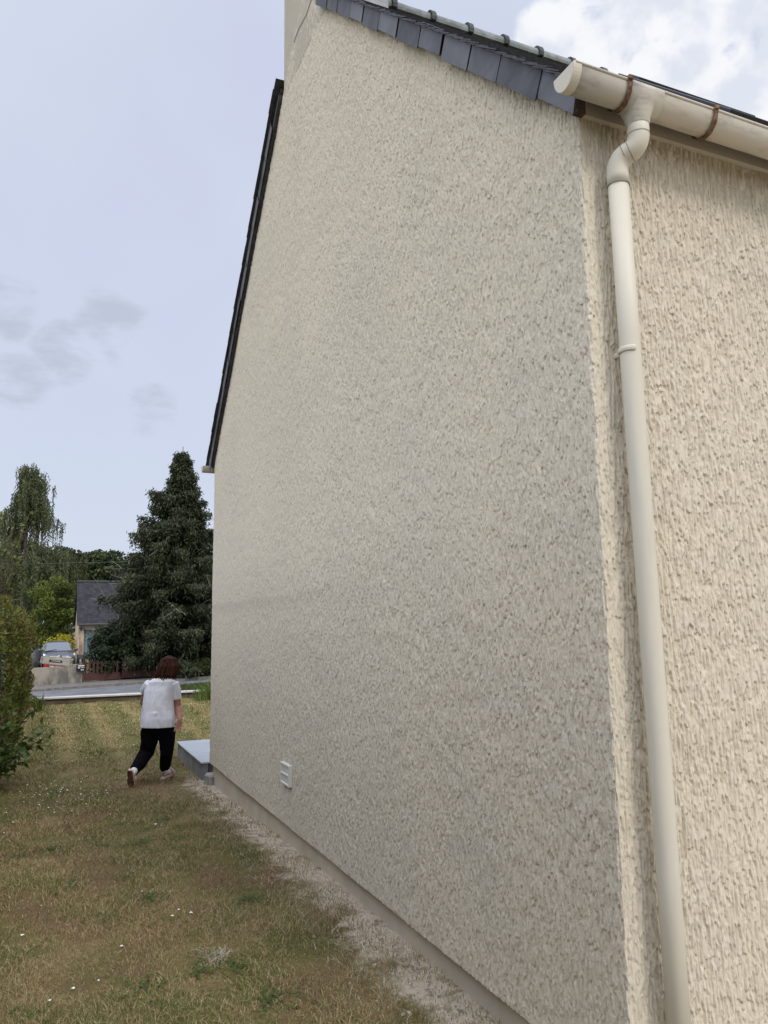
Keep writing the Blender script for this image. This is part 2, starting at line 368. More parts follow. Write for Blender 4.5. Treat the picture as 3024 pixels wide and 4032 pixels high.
# lusher verge on the bank beyond the low wall
x, y = scatter(2.4, 12, 26.5, 34, 260); k_ = RNG.uniform(0, 1, len(x)) < sm(x, 2.4, 4.5); x, y = x[k_], y[k_]
tag(blades('verge_grass', x, y, RNG.uniform(.06, .18, len(x)), np.full(len(x), .03), greenm, lean=.4), 'long green grass on the roadside bank beyond the low wall', 'grass', kind='stuff')
# little broad-leaved weeds and clover, daisies
def petals(name, pts, r, m, cat_label, zt=.03):
    n = len(pts); V = []; 
    a = RNG.uniform(0, 6.28, n)
    P = np.array([[p[0], p[1]] for p in pts]); z = ground_z(P[:, 0], P[:, 1]) + zt * RNG.uniform(.6, 1.2, n)
    R_ = r * RNG.uniform(.6, 1.3, n); V = np.zeros((n, 7, 3)); 
    for k in range(6):
        V[:, k] = np.stack([P[:, 0] + R_ * np.cos(a + k * math.pi / 3), P[:, 1] + R_ * np.sin(a + k * math.pi / 3), z + R_ * .25 * np.sin(a * 3 + k * 2)], 1)
    V[:, 6] = np.stack([P[:, 0], P[:, 1], z + R_ * .35], 1); kk = np.arange(n)[:, None] * 7
    Fq = np.concatenate([kk + [k, (k + 1) % 6, 6] for k in range(6)], 1).reshape(-1, 3)
    return fast_mesh(name, V.reshape(-1, 3), Fq, m, None, 3, attr=np.repeat(RNG.uniform(0, 1, n), 6))
petal_m = mat('white_petals', (.8, .8, .76), .7)
dp = []
for cx, cy, s, n in ((.30, 9.6, .30, 48), (.15, 10.2, .3, 30), (.5, 4.4, .35, 5), (.15, 4.2, .15, 3), (-.0, 5.2, .3, 4), (.7, 5.3, .2, 3), (.95, 7.2, .5, 4)):
    for _ in range(n): dp.append((random.gauss(cx, s), random.gauss(cy, s * 1.6)))
for _ in range(170):
    dp.append((random.uniform(-.1, 5.5), random.uniform(12.5, 20.8)))
for _ in range(60): dp.append((random.gauss(.3, .35), random.uniform(16, 20.5)))
tag(petals('daisies', dp, .009, petal_m, ''), 'tiny white daisies and clover heads scattered over the lawn', 'flowers', kind='stuff')
weed_m = leaf_mat('weed_leaf', (.03, .06, .012), (.08, .13, .03))
wp = []
for _ in range(42):
    cx, cy = random.uniform(-.5, 1.5), random.uniform(3.8, 9); s = random.uniform(.03, .09)
    for _ in range(random.randint(12, 60)): wp.append((random.gauss(cx, s), random.gauss(cy, s)))
for _ in range(700): wp.append((random.gauss(.25, .3), random.gauss(9.8, .6)))
tag(petals('clover_leaves', wp, .009, weed_m, '', .022), 'low dark green clover patches in the dry grass', 'clover', kind='stuff')
straw_m = leaf_mat('pale_straw', (.42, .38, .30), (.6, .56, .47))
sx_, sy_ = [], []
for _ in range(1500): sx_.append(random.uniform(1.42, 1.93)); sy_.append(random.uniform(3, 9.9))
for _ in range(170): sx_.append(random.gauss(.93, .045)); sy_.append(random.gauss(4.55, .06))
for _ in range(60): sx_.append(random.uniform(-.5, .2)); sy_.append(random.gauss(6.9, .04))
sx_, sy_ = np.array(sx_), np.array(sy_)
tag(blades('dead_straw', sx_, sy_, RNG.uniform(.015, .035, len(sx_)), np.full(len(sx_), .004), straw_m, lean=1.6), 'bleached dead straw in the dusty strip beside the plinth', 'straw', kind='stuff')
# crumbs of fallen render and grit along the plinth
V, Fq = [], []
cube = np.array([[-1, -1, -1], [1, -1, -1], [1, 1, -1], [-1, 1, -1], [-1, -1, 1], [1, -1, 1], [1, 1, 1], [-1, 1, 1]]) * .5
cf = np.array([[0, 3, 2, 1], [4, 5, 6, 7], [0, 1, 5, 4], [1, 2, 6, 5], [2, 3, 7, 6], [3, 0, 4, 7]])
for i in range(1500):
    s = float(RNG.gamma(2., .0022)) + .0015; px_ = 1.93 - abs(random.gauss(0, .2)); py_ = random.uniform(2.8, 10.1)
    P = cube * s * RNG.uniform(.5, 1.3, (8, 3)) + [px_, py_, float(ground_z(px_, py_)) + s * .2]; Fq.append(cf + 8 * i); V.append(P)
grit_m = mat('render_crumbs', (.50, .46, .39), .95, (.30, .26, .21), 60)
tag(fast_mesh('render_crumbs', np.concatenate(V), np.concatenate(Fq), grit_m), 'pale crumbs of render and grit strewn along the foot of the plinth', 'rubble', kind='stuff')

# road, kerb, pavement beyond the low wall
def strip(name, x0, x1, ya, yb, dz, m, n=30):
    xx = np.linspace(x0, x1, n); yy = np.linspace(ya, yb, 4); A, B = np.meshgrid(xx, yy, indexing='ij')
    return fast_mesh(name, np.stack([A, B, street_z(A) + dz], -1).reshape(-1, 3), grid_faces(n, 4), m, smooth=True)
tag(strip('road', -60, 60, 34.2, 41.8, .03, asphalt), kind='structure')
def solid_strip(name, ya, yb, dz, m):
    b = MB(); 
    for i in range(40):
        x0 = -60 + i * 3; x1 = x0 + 3; za, zb = float(street_z(x0)), float(street_z(x1))
        b.add([(x0, ya, za - .1), (x1, ya, zb - .1), (x1, yb, zb - .1), (x0, yb, za - .1), (x0, ya, za + dz), (x1, ya, zb + dz), (x1, yb, zb + dz), (x0, yb, za + dz)],
              [(4, 5, 6, 7), (0, 1, 5, 4), (2, 3, 7, 6)])
    return tag(b.build(name, m), kind='structure')
solid_strip('kerb', 41.8, 41.98, .15, kerb_m); solid_strip('pavement', 41.98, 44.7, .14, pave_m)

# ------------------------------------------------------------------ the house
XW, YN, YF, ZB, ZE = 1.92, 2.35, 9.92, .25, 3.97
SL = .973; YR = (YN + YF) / 2; HX1 = 13.0
house = thing('house', 'cream roughcast house with blank gable, slate roof and sand coloured rainwater pipe', 'house', (XW, YN, 0))
def under(o, parent=house):                    # keep world coordinates while parented to the empty
    o.parent = parent; o.matrix_parent_inverse = Matrix.Translation([-c for c in parent.location]) if parent.type == 'EMPTY' else Matrix()
    return o
def top_z(y): return ZE + SL * np.minimum(y - YN, YF - y)
# gable: one grid of real relief
NV = 1240; v = np.linspace(0, 1, NV)
yy = [YN]; 
while yy[-1] < YF: yy.append(yy[-1] + .0026 + .0060 * (yy[-1] - YN) / 7.5)
yy = np.array(yy); yy = YN + (yy - YN) * (YF - YN) / (yy[-1] - YN)
A, B = np.meshgrid(yy, v, indexing='ij'); ZZ = ZB + B * (top_z(A) - ZB)
H = relief(A, ZZ) * (1 - .35 * np.clip((A - 5) / 4.5, 0, 1)) + .0018 * samp(TL, A * .5, ZZ * .5)
w0 = np.clip(1 - (A - YN) / .008, 0, 1); w1 = np.clip(1 - (YF - A) / .03, 0, 1)
drop = lambda h, z: .9 * (h + .004) * np.clip((z - ZB) * 20, 0, 1)
GX = XW - H + .003 * w0 ** 2 + .012 * w1 ** 2; GY = A - .5 * (H - .003) * w0 + 1.5 * relief(A * 0 + 2.2, ZZ) * w1
Vg = np.stack([GX, GY, ZZ - drop(H, ZZ)], -1)
rag = (.0018 * samp(T2, yy, yy * 0 + .4)); Vg[:, 0, 2] += rag
ret = Vg[:, :1].copy(); ret[:, 0, 0] = 1.975; Vg = np.concatenate([ret, Vg], 1)
V1 = Vg.reshape(-1, 3); F1 = grid_faces(len(yy), NV + 1)[:, ::-1]
# front wall
xx = [XW]
while xx[-1] < 4.6: xx.append(xx[-1] + .0029 + .012 * max(0, xx[-1] - 3.1))
xx = np.array(xx); zf = ZB + v * (ZE - ZB)
A2, Z2 = np.meshgrid(xx, zf, indexing='ij'); U2 = YN - (A2 - XW)
fr = np.clip((A2 - XW) / .03, 0, 1); H2 = (relief(U2, Z2) * (1 - fr) + relief(U2, Z2, True) * fr) * (1 - .35 * np.clip(1 - (A2 - XW) / .12, 0, 1) * np.clip((A2 - XW) / .02, 0, 1)) + .0018 * samp(TL, U2 * .5, Z2 * .5)
w2 = np.clip(1 - (A2 - XW) / .008, 0, 1)
Vf = np.stack([A2 - .5 * (H2 - .003) * w2, YN - H2 + .003 * w2 ** 2, Z2 - drop(H2, Z2)], -1)
Vf[0] = Vg[0, 1:]
ret = Vf[:, :1].copy(); ret[:, 0, 1] = YN + .055; Vf = np.concatenate([ret, Vf], 1)
V2 = Vf.reshape(-1, 3); F2 = grid_faces(len(xx), NV + 1) + len(V1)
# plain shell behind
xi, ya, yb, zb_ = XW + .03, YN + .03, YF - .02, ZB + .02
sh = [(xi, ya, zb_), (xi, yb, zb_), (xi, yb, ZE), (xi, YR, float(top_z(YR)) - .02), (xi, ya, ZE)]
sh2 = [(HX1, *p[1:]) for p in sh]; V3 = np.array(sh + sh2); k = len(V1) + len(V2)
F3 = np.array([(0, 1, 2, 4), (2, 3, 4, 4), (5, 9, 7, 6), (7, 9, 8, 8), (0, 4, 9, 5), (1, 6, 7, 2), (0, 5, 6, 1)])
wall = fast_mesh('wall', np.concatenate([V1, V2]), np.concatenate([F1, F2]), stucco, smooth=True); under(wall)
sb = MB(); sb.add([tuple(p) for p in V3], [(0, 1, 2, 3, 4), (9, 8, 7, 6, 5), (0, 4, 9, 5), (1, 6, 7, 2), (0, 5, 6, 1)])
under(sb.build('wall_core', stucco))
b = MB(); b.box((1.962, YN + .045, -.3), (HX1 - .04, YF - .035, ZB + .012)); under(b.build('plinth', plinth_m))

# roof: near slope in real slates, far slope, ridge
def surf(y): return 4.075 + (y - 2.31) * SL
th = math.atan(SL); cs, sn = math.cos(th), math.sin(th)
def slates(name, x0, x1, y_start, far=False):
    V, Fq = [], []; n = 0; expo = .105; Lr = (YR - y_start) / cs; rows = int(Lr / expo)
    for r in range(rows + 1):
        off = .1 if r % 2 else 0; xs0 = x0 if y_start + r * expo * cs < 5.42 else 2.44; x = xs0 - off + random.uniform(-.004, .004); jx = random.uniform(-.006, .006)
        while x < x1:
            w = .2; a, b_ = max(x, xs0 + jx), min(x + w - .003, x1)
            if b_ - a > .02:
                s0 = r * expo + random.uniform(-.006, .005); s1 = min(s0 + .23, Lr); lift = .016 + random.uniform(-.002, .004); tk = .006
                def P(s, nn): return (y_start + s * cs - nn * sn, surf(y_start) + s * sn + nn * cs)
                q = [P(s0, lift), P(s1, .002), P(s1, .002 - tk), P(s0, lift - tk)]
                if far: q = [(2 * YR - yy_, zz_) for yy_, zz_ in q]
                for xq in (a, b_):
                    for yy_, zz_ in q: V.append((xq, yy_, zz_))
                Fq += [[n, n + 1, n + 5, n + 4], [n + 3, n + 7, n + 6, n + 2], [n, n + 4, n + 7, n + 3], [n, n + 3, n + 2, n + 1], [n + 4, n + 5, n + 6, n + 7]]; n += 8
            x += w
    return fast_mesh(name, V, Fq, slate_old)
roof = under(slates('roof', 1.835, 6.6, 2.215))
b = MB()
for s, x0_, y0, y1 in ((1, 1.90, 2.24, 5.49), (-1, 1.90, 2.24, 5.49), (1, 2.45, 5.492, YR), (-1, 2.45, 5.492, YR)):
    pr = [(y0, surf(y0) - .012), (y1, surf(y1) - .012), (y1, surf(y1) - .06), (y0, surf(y0) - .06)]
    if s < 0: pr = [(2 * YR - a, c) for a, c in pr]
    b.loft([[(x_, a, c) for a, c in pr] for x_ in (x0_, HX1 + .1)])
o = b.build('roof_deck', wood_dark); o.parent = roof
o = slates('far_slope', 1.835, 3.2, 2.215, True); o.parent = roof
b = MB()
for sgn in (1, -1):
    pr = [(2.17, surf(2.17) + .012), (YR, surf(YR) + .012), (YR, surf(YR)), (2.17, surf(2.17))]
    if sgn < 0: pr = [(2 * YR - a, c) for a, c in pr]
    b.loft([[(x_, a, c) for a, c in pr] for x_ in ((6.6 if sgn > 0 else 3.2), HX1 + .1)])
o = b.build('far_slates', slate_old); o.parent = roof
# ridge tiles
b = MB(); bc = MB(); x = 2.42; zr = surf(YR) + .0
def half(xa, xb, r, z):
    return [[(x_, YR + r * math.cos(a), z + r * math.sin(a)) for a in np.linspace(-.35, math.pi + .35, 13)] for x_ in (xa, xb)]
while x < 12.9:
    rt_ = under(MB().loft(half(x, x + .415, .088 + random.uniform(-.003, .003), zr + .005)).build('ridge_tile', ridge_m)); o = MB().loft(half(x + .375, x + .425, .112, zr + .003 + random.uniform(0, .006))).build('collar', collar_m); o.parent = rt_; x += .42

# verge slates hung on the gable under the roof edge
def verge(far):
    seams = [2.305, 2.55, 2.866, 3.136, 3.419, 3.684, 3.986, 4.27]
    while seams[-1] < (5.45 if not far else 5.30): seams.append(seams[-1] + (.24 if len(seams) % 2 else .28))
    for i in range(len(seams) - 1):
        lo0, lo1 = seams[i] + .011, seams[i + 1] - .004; j = random.uniform(-.012, .010); tilt = random.uniform(-.008, .008)
        def Q(y, up_): return (y - up_ * .55 * (1 if i else .15), 3.919 + (y - 2.31) * SL + up_ + j + (y - lo0) * tilt * 3)
        up_ = .112; xo = XW - .052 - random.uniform(0, .006)
        pts = [Q(lo0, 0), Q(lo1, 0), Q(lo1, up_), Q(lo0, up_)]
        if i == 0: pts = [(lo0, 3.919 + j), Q(lo1, 0), (lo1, surf(lo1) - .004), (lo0 - .03, 4.05)]
        if far: pts = [(2 * YR - a, c) for a, c in pts]
        b = MB().loft([[(xo, *p) for p in pts], [(xo + .007, *p) for p in pts]])
        under(b.build('verge_slate', random.choice(slate_set), bevel=.001))
slate_set = [slate_m, mat('slate_light', (.075, .078, .088), .5, (.12, .122, .13), 5, bump=.001, bscale=30, spec=.5), mat('slate_dark', (.036, .038, .045), .55, (.07, .073, .08), 6, bump=.001, bscale=30, spec=.4)]
verge(False); verge(True)
eave_m = mat('grey_verge_board', (.045, .045, .05), .8, (.07, .07, .075), 20)
b = MB()
for far in (0, 1):
    pr = [(2.335, 3.955), (5.49, 3.955 + (5.49 - 2.335) * SL), (5.49, surf(5.49) - .075), (2.335, surf(2.335) - .075)]
    if far: pr = [(2 * YR - a, c) for a, c in pr]
    b.loft([[(x_, a, c) for a, c in pr] for x_ in (XW - .038, XW + .03)])
under(b.build('verge_board', eave_m))
b = MB(); b.box((XW - .045, 2.303, 3.935), (XW + .0, 2.332, 4.03)); under(b.build('batten_end', wood_dark))
fm = mat('pale_fascia', (.5, .45, .36), .8)
under(MB().box((XW + .012, 2.325, 3.95), (HX1, 2.352, 4.07)).build('fascia', fm)); under(MB().box((XW + .012, 2 * YR - 2.352, 3.985), (HX1, 2 * YR - 2.31, 4.03)).build('fascia', fm))
# chimney flush with the gable
b = MB(); b.box((XW - .003, 5.50, 7.0), (2.43, 6.71, 9.1)); b.box((XW - .05, 5.44, 9.1), (2.48, 6.77, 9.2))
chm = stucco_mat(); chm.name = 'roughcast_chimney'
for n_ in chm.node_tree.nodes:
    if n_.type == 'BUMP': n_.inputs['Distance'].default_value = .03
ch = under(b.build('chimney', chm, bevel=.004))
def onx(px, py, x): r = ray(px, py); return CAM + r * (x - CAM[0]) / r[0]
c1 = MB().tube([onx(1232, -20, XW - .008), onx(1205, 60, XW - .008), onx(1175, 115, XW - .008), onx(1157, 168, XW - .008)], .0025, 5).build('wall_cable', black_metal); c1.parent = ch
c1.matrix_parent_inverse = Matrix(); ch_inv = Matrix.Translation((-XW, -YN, 0)); 
fl = MB(); fl.box((1.85, 5.40, surf(5.45) - .02), (2.46, 5.50, surf(5.45) + .10)); o = fl.build('flashing', mat('lead', (.2, .21, .22), .5, (.3, .31, .32), 10)); o.parent = ch

# front gutter with end cap, brackets, outlet
GYc, GZ = 2.197, 3.995
def gutter(name, x0, x1, yc, zc, m, a=.062, d=.079, lip=1):
    arc = [(yc + a * math.cos(t), zc + d * math.sin(t)) for t in np.linspace(math.pi, 2 * math.pi, 22)]
    arci = [(yc + (a - .004) * math.cos(t), zc + (d - .004) * math.sin(t)) for t in np.linspace(2 * math.pi, math.pi, 22)]
    xs_ = np.linspace(x0, x1, 30)
    b = MB().loft([[(x_, p, q - .012 * (x_ - 1.7)) for p, q in arc + arci] for x_ in xs_])
    b.tube([(x_, yc - lip * (a - .001), zc - .0 - .012 * (x_ - 1.7)) for x_ in xs_], .0065, 10)
    return b, arc
bg_, arc = gutter('gutter', 1.745, 12.9, GYc, GZ, pvc)
gut = under(bg_.build('gutter', pvc_dirty, smooth=False))
for p in gut.data.polygons: p.use_smooth = True
b = MB(); e = [(x_, q) for x_, q in arc]
b.loft([[(1.735, yc_, zc_) for yc_, zc_ in [(GYc + (a_ - GYc) * 1.05, GZ + (c_ - GZ) * 1.05 + .001) for a_, c_ in arc]], [(1.775, yc_, zc_) for yc_, zc_ in [(GYc + (a_ - GYc) * 1.05, GZ + (c_ - GZ) * 1.05 + .001) for a_, c_ in arc]]])
o = b.build('end_cap', pvc, bevel=.003); o.parent = gut
def bracket(x):
    b = MB(); zoff = -.012 * (x - 1.7)
    pts = [(GYc + .0685 * math.cos(t), GZ + .0855 * math.sin(t) + zoff) for t in np.linspace(math.pi - .15, 2 * math.pi + .1, 20)]
    rings = []
    for i, (p, q) in enumerate(pts):
        c = (GYc, GZ + zoff); rr = 1.05; wv = .0095 + .0015 * math.sin(i * 1.9)
        p2, q2 = c[0] + (p - c[0]) * rr, c[1] + (q - c[1]) * rr
        rings.append([(x - wv, p, q), (x + wv, p, q), (x + wv, p2, q2), (x - wv, p2, q2)])
    b.loft(rings); b.box((x - .0105, GYc - .078, GZ + zoff - .004), (x + .0105, GYc - .052, GZ + zoff + .012))
    return b
for x in (2.0, 2.447, 2.95, 3.5, 4.05, 4.6, 5.2): o = bracket(x).build('gutter_bracket', rust); o.parent = gut
# running outlet sleeve under the gutter
b = MB(); rs = []
for x_ in (2.012, 2.174):
    rs.append([(x_, GYc + (a_ - GYc) * 1.055, GZ - .012 * (x_ - 1.7) + (c_ - GZ) * 1.055) for a_, c_ in arc])
o = MB().loft(rs, cap=False, close=False).build('outlet_sleeve', pvc_dirty, smooth=True); o.parent = gut
m_ = o.modifiers.new('thick', 'SOLIDIFY'); m_.thickness = .004; m_.offset = 1
PX, OX = 2.037, 2.088
b = MB(); b.tube([(OX, GYc, 3.945), (OX, GYc, 3.925), (OX, GYc, 3.885), (OX, GYc, 3.855)], [.070, .064, .049, .0445], 24, cap=False); o = b.build('outlet_spout', pvc_dirty, smooth=True); o.parent = gut
# back gutter
b2, arc2 = gutter('g2', 1.80, 12.9, 2 * YR - GYc, 3.98, pvc, lip=-1); g2 = under(b2.build('gutter', pvc_dirty))
o = MB().loft([[(x_, a_, c_ - .014) for a_, c_ in [(2 * YR - p, q) for p, q in arc]] for x_ in (1.79, 1.83)]).build('end_cap', pvc); o.parent = g2

# downpipe with swan neck
def bend(p0, p1, p2, n=7):                     # round the corner at p1
    p0, p1, p2 = map(Vector, (p0, p1, p2)); return [(p0.lerp(p1, t)).lerp(p1.lerp(p2, t), t) for t in np.linspace(0, 1, n)]
PY = 2.272; r = .0405
low = [(PX + .035 * (3.6 - z) / 3.1, PY, z) for z in (.05, 1.0, 2.0, 3.0, 3.64)]
dp_ = MB(); dp_.tube(low, r, 28); pipe = under(dp_.build('downpipe', pvc, smooth=True))
P0, P1, P2, P3 = Vector((PX, PY, 3.63)), Vector((PX, PY, 3.742)), Vector((OX, GYc, 3.768)), Vector((OX, GYc, 3.885))
path = [P0, P0.lerp(P1, .35)] + bend(P0.lerp(P1, .45), P1, P1.lerp(P2, .48), 9) + bend(P1.lerp(P2, .52), P2, P2.lerp(P3, .5), 9) + [P3]
b = MB(); b.tube(path, r + .0025, 28); o = b.build('swan_neck', pvc, smooth=True); o.parent = pipe
for p, dr in ((P0, (0, 0, 1)), (P1.lerp(P2, .36), P2 - P1), (P1.lerp(P2, .62), P2 - P1), (P2.lerp(P3, .42), (0, 0, 1)), (P2.lerp(P3, .8), (0, 0, 1))):
    dr = Vector(dr).normalized(); o = MB().tube([p - dr * .0016, p + dr * .0016], r + .0036, 28).build('joint_ring', pvc_seam, smooth=False); o.parent = pipe
b = MB(); cx, cy, cz = PX + .0075, PY, 2.94
ring = [(cx + (r + .003) * math.cos(t), cy + (r + .003) * math.sin(t), cz) for t in np.linspace(math.pi * .55, math.pi * 1.42, 18)]
b.tube([(cx - .02, YN + .01, cz - .0)] + ring, .0045, 8, flat=2.4); o = b.build('pipe_clip', pvc); o.parent = pipe
# moulded mark on the elbow
c = Vector((PX + .004, PY - .0445, 3.715))
b = MB()
for k in range(3): b.tube([c + Vector(((k - 1) * .006, -.001 * abs(k - 1), -.006)), c + Vector(((k - 1) * .006, -.001 * abs(k - 1), .006))], .0010, 5)
o = b.build('moulded_mark', pvc_seam); o.parent = pipe

# ventilation grille on the gable
vg = MB(); gx0 = XW - .030
y0_, y1_, z0_, z1_ = 6.39, 6.65, .585, .755
vg.box((gx0, y0_, z0_), (XW + .01, y0_ + .02, z1_)); vg.box((gx0, y1_ - .014, z0_), (XW + .01, y1_, z1_))
vg.box((gx0 + .001, y0_ + .02, z0_), (XW + .01, y1_ - .014, z0_ + .014)); vg.box((gx0 + .001, y0_ + .02, z1_ - .014), (XW + .01, y1_ - .014, z1_)); vg.box((gx0 + .001, y0_ + .02, (z0_ + z1_) / 2 - .006), (XW + .01, y1_ - .014, (z0_ + z1_) / 2 + .006))
white_p = mat('white_plastic', (.70, .68, .62), .5)
gr = under(vg.build('vent_grille', white_p))
sl = MB(); sl.box((gx0 + .0165, y0_ + .021, z0_ + .0145), (gx0 + .02, y1_ - .0145, z1_ - .0145))
for i in range(12):
    y_ = y0_ + .028 + i * (y1_ - y0_ - .05) / 11.5; sl.box((gx0 + .008, y_, z0_ + .014), (gx0 + .014, y_ + .008, z1_ - .014))
o = sl.build('slats', white_p); o.parent = gr
# roof windows: black frames on the near slope
rwm = MB()
def onslope(y, nrm): return (y - nrm * sn, surf(y) + nrm * cs)
def slope_box(b, x0, x1, ya, yb, n0, n1):
    pr = [onslope(ya, n0), onslope(yb, n0), onslope(yb, n1), onslope(ya, n1)]; b.loft([[(x_, *p) for p in pr] for x_ in (x0, x1)])
for x0 in (3.05,):
    slope_box(rwm, x0, x0 + .09, 2.62, 3.4, .01, .085); slope_box(rwm, x0 + 1.05, x0 + 1.14, 2.62, 3.4, .01, .085)
    slope_box(rwm, x0 + .09, x0 + 1.05, 2.62, 2.69, .01, .085); slope_box(rwm, x0 + .09, x0 + 1.05, 3.33, 3.4, .01, .10)
rw = under(rwm.build('roof_window', black_metal, bevel=.004))
gl = MB(); slope_box(gl, 3.14, 4.10, 2.69, 3.33, .02, .05); o = gl.build('pane', mat('window_glass', (.03, .035, .04), .08, spec=.8)); o.parent = rw
for c_ in (gut, g2, pipe, roof, ch, gr, rw): 
    pass

# terrace slab at the far corner
def tile_mat():
    m = mat('grey_terrace_tile', (.50, .53, .54), .35, (.40, .43, .45), 5, stretch=(.4, 3, 1), spec=.5); return m
ter = thing('terrace', 'raised grey tiled terrace on concrete blocks at the far corner of the house', 'terrace', (1.87, 10.18, 0))
b = MB()
for i in range(4):
    for j in range(4):
        b.box((1.865 + i * .6, 10.17 + j * .5, .20), (1.865 + i * .6 + .597, 10.17 + j * .5 + .497, .22))
under(b.build('tile_top', tile_mat(), bevel=.002), ter)
b = MB()
b.box((1.88, 10.19, -.1), (1.96, 12.13, .199)); b.box((1.96, 12.0, -.1), (4.2, 12.13, .199)); b.box((1.98, 10.26, -.1), (4.2, 10.36, .18))
under(b.build('block_base', mat('grey_block', (.26, .26, .25), .9, (.17, .17, .16), 4, bump=.004)), ter)
st = thing('stone_step', 'small chamfered concrete paver lying beside the terrace corner', 'paver', (1.97, 9.85, 0))
b = MB(); pts = [(1.86, 9.92), (1.92, 9.80), (2.05, 9.80), (2.3, 9.93), (2.3, 10.12), (1.93, 10.12)]
b.loft([[(x_, y_, z_) for x_, y_ in pts] for z_ in (-.02, .10)]); under(b.build('paver_block', mat('paver', (.30, .28, .24), .9, (.2, .19, .17), 8, bump=.002), bevel=.006), st)

# low garden wall with pale coping
lw = thing('low_wall', 'low brown block wall with thin white coping along the end of the lawn', 'wall', (3, 21.3, 0))
b = MB(); b.box((-8, 21.30, -1.3), (22, 21.50, .19)); under(b.build('block_wall', block_m), lw)
b = MB()
for i in range(30): b.box((-8 + i, 21.25, .192), (-8 + i + .994, 21.55, .232))
under(b.build('coping', white_conc, bevel=.004), lw)

# ------------------------------------------------------------------ foliage tools
def leaves(name, P, L, Wd, m, parent=None, dirs=None, var=None, droop=0):
    P = np.asarray(P, float); n = len(P)
    if dirs is None: dirs = RNG.standard_normal((n, 3))
    d = dirs + 0; d[:, 2] -= droop; d /= np.linalg.norm(d, axis=1, keepdims=True) + 1e-9
    q = RNG.standard_normal((n, 3)); s = np.cross(d, q); s /= np.linalg.norm(s, axis=1, keepdims=True) + 1e-9
    L = np.broadcast_to(L, n)[:, None] * RNG.uniform(.65, 1.3, (n, 1)); Wd = np.broadcast_to(Wd, n)[:, None] * RNG.uniform(.7, 1.3, (n, 1))
    V = np.stack([P - d * L * .5, P + s * Wd * .5 - d * L * .05, P + d * L * .5, P - s * Wd * .5 - d * L * .05], 1).reshape(-1, 3)
    Fq = np.arange(n * 4).reshape(-1, 4)
    v_ = RNG.uniform(0, 1, n) if var is None else var
    return fast_mesh(name, V, Fq, m, parent, 4, attr=v_)
def clumps(centre, rad, ncl, per, cr, flat=.7, shell=.55, seed=0, shape=None):
    r_ = np.random.default_rng(seed); P = []; VV = []; cc = []
    for i in range(ncl):
        u = r_.standard_normal(3); u /= np.linalg.norm(u); k = r_.uniform(shell, 1) 
        c = np.array(centre) + u * np.array(rad) * k
        if shape: c = shape(c, r_)
        s = cr * r_.uniform(.6, 1.25); q = r_.standard_normal((per, 3)); q /= np.linalg.norm(q, axis=1, keepdims=True); q *= r_.uniform(.35, 1, (per, 1)) ** .5
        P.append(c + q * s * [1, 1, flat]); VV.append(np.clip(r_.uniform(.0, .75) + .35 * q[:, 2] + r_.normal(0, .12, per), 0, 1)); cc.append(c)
    return np.concatenate(P), np.concatenate(VV), cc
def tree(name, label, base, centre, rad, ncl, per, cr, leaf, m, seed, group=None, cat='tree', trunk_r=.15, parts=True, shell=.5, droop=0, width=.6):
    t = thing(name, label, cat, base, 0, group); base = np.array(base, float)
    P, V_, cc = clumps(centre, rad, ncl, per, cr, seed=seed, shell=shell)
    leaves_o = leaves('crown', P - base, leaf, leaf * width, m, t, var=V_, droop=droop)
    b = MB(); c0 = np.array(centre); 
    mid = base * .5 + c0 * .5
    b.tube([base * 0 - [0, 0, .2], (mid - base) * .6, (c0 - base), (c0 - base) + [0, 0, rad[2] * .6]], [trunk_r * 1.2, trunk_r, trunk_r * .6, trunk_r * .2], 7)
    for c in cc[::max(1, len(cc) // 14)]:
        st_ = (c0 - base) * random.uniform(.55, 1); b.tube([st_, (st_ + c - base) / 2 + [0, 0, .1], c - base], [trunk_r * .4, trunk_r * .25, trunk_r * .08], 5)
    b.build('trunk', bark, t)
    return t
G0 = lambda p: (p[0], p[1], float(ground_z(p[0], p[1])))

# hedge along the left boundary
hedge_m = leaf_mat('hedge_leaf', (.045, .062, .012), (.21, .22, .045), third=(.13, .085, .03))
hedge = thing('hedge', 'tall clipped conifer hedge running down the left side of the lawn', 'hedge', (-.8, 12, 0))
def hedge_face(y): return np.interp(y, [-4, 5, 8, 11, 14, 17, 20, 21.2], [-1.5, -1.1, -.85, -.64, -.52, -.44, -.38, -.38])
n = 60000; hy = np.concatenate([RNG.uniform(9.5, 21.2, 48000), RNG.uniform(-4, 9.5, 12000)]); hz = RNG.uniform(0, 1, n); topz = 2.42 + .08 * np.sin(hy * 1.9) - .03 * (hy - 12)
depth_ = RNG.exponential(.10, n); lump = .10 * samp(TL, hy * .6, hz * 1.4) + .05 * samp(TL, hy * 1.9 + 5, hz * 4)
hx = hedge_face(hy) - depth_ + lump - .12 * (hz > .93) - .25 * np.clip(.25 - hz, 0, 1)
HP = np.stack([hx, hy, hz * topz], 1)
nt_ = 16000; ty = RNG.uniform(-4, 21.2, nt_); tx = hedge_face(ty) - RNG.uniform(.05, 1.1, nt_); TP = np.stack([tx, ty, 2.42 + .08 * np.sin(ty * 1.9) - .03 * (ty - 12) - RNG.exponential(.07, nt_) + .07 * samp(TL, tx, ty)], 1)
ne = 6000; ex = RNG.uniform(0, 1.1, ne); EP = np.stack([hedge_face(21.0) - ex, 21.15 + RNG.exponential(.05, ne) * -1 + .05 * samp(TL, ex, ex), RNG.uniform(0, 2.15, ne)], 1)
HPa = np.concatenate([HP, TP, EP]); dirs = RNG.standard_normal((len(HPa), 3)) * .7 + [.45, 0, .75]
under(leaves('foliage', HPa, .075, .026, hedge_m, None, dirs), hedge)
b = MB(); pr = []
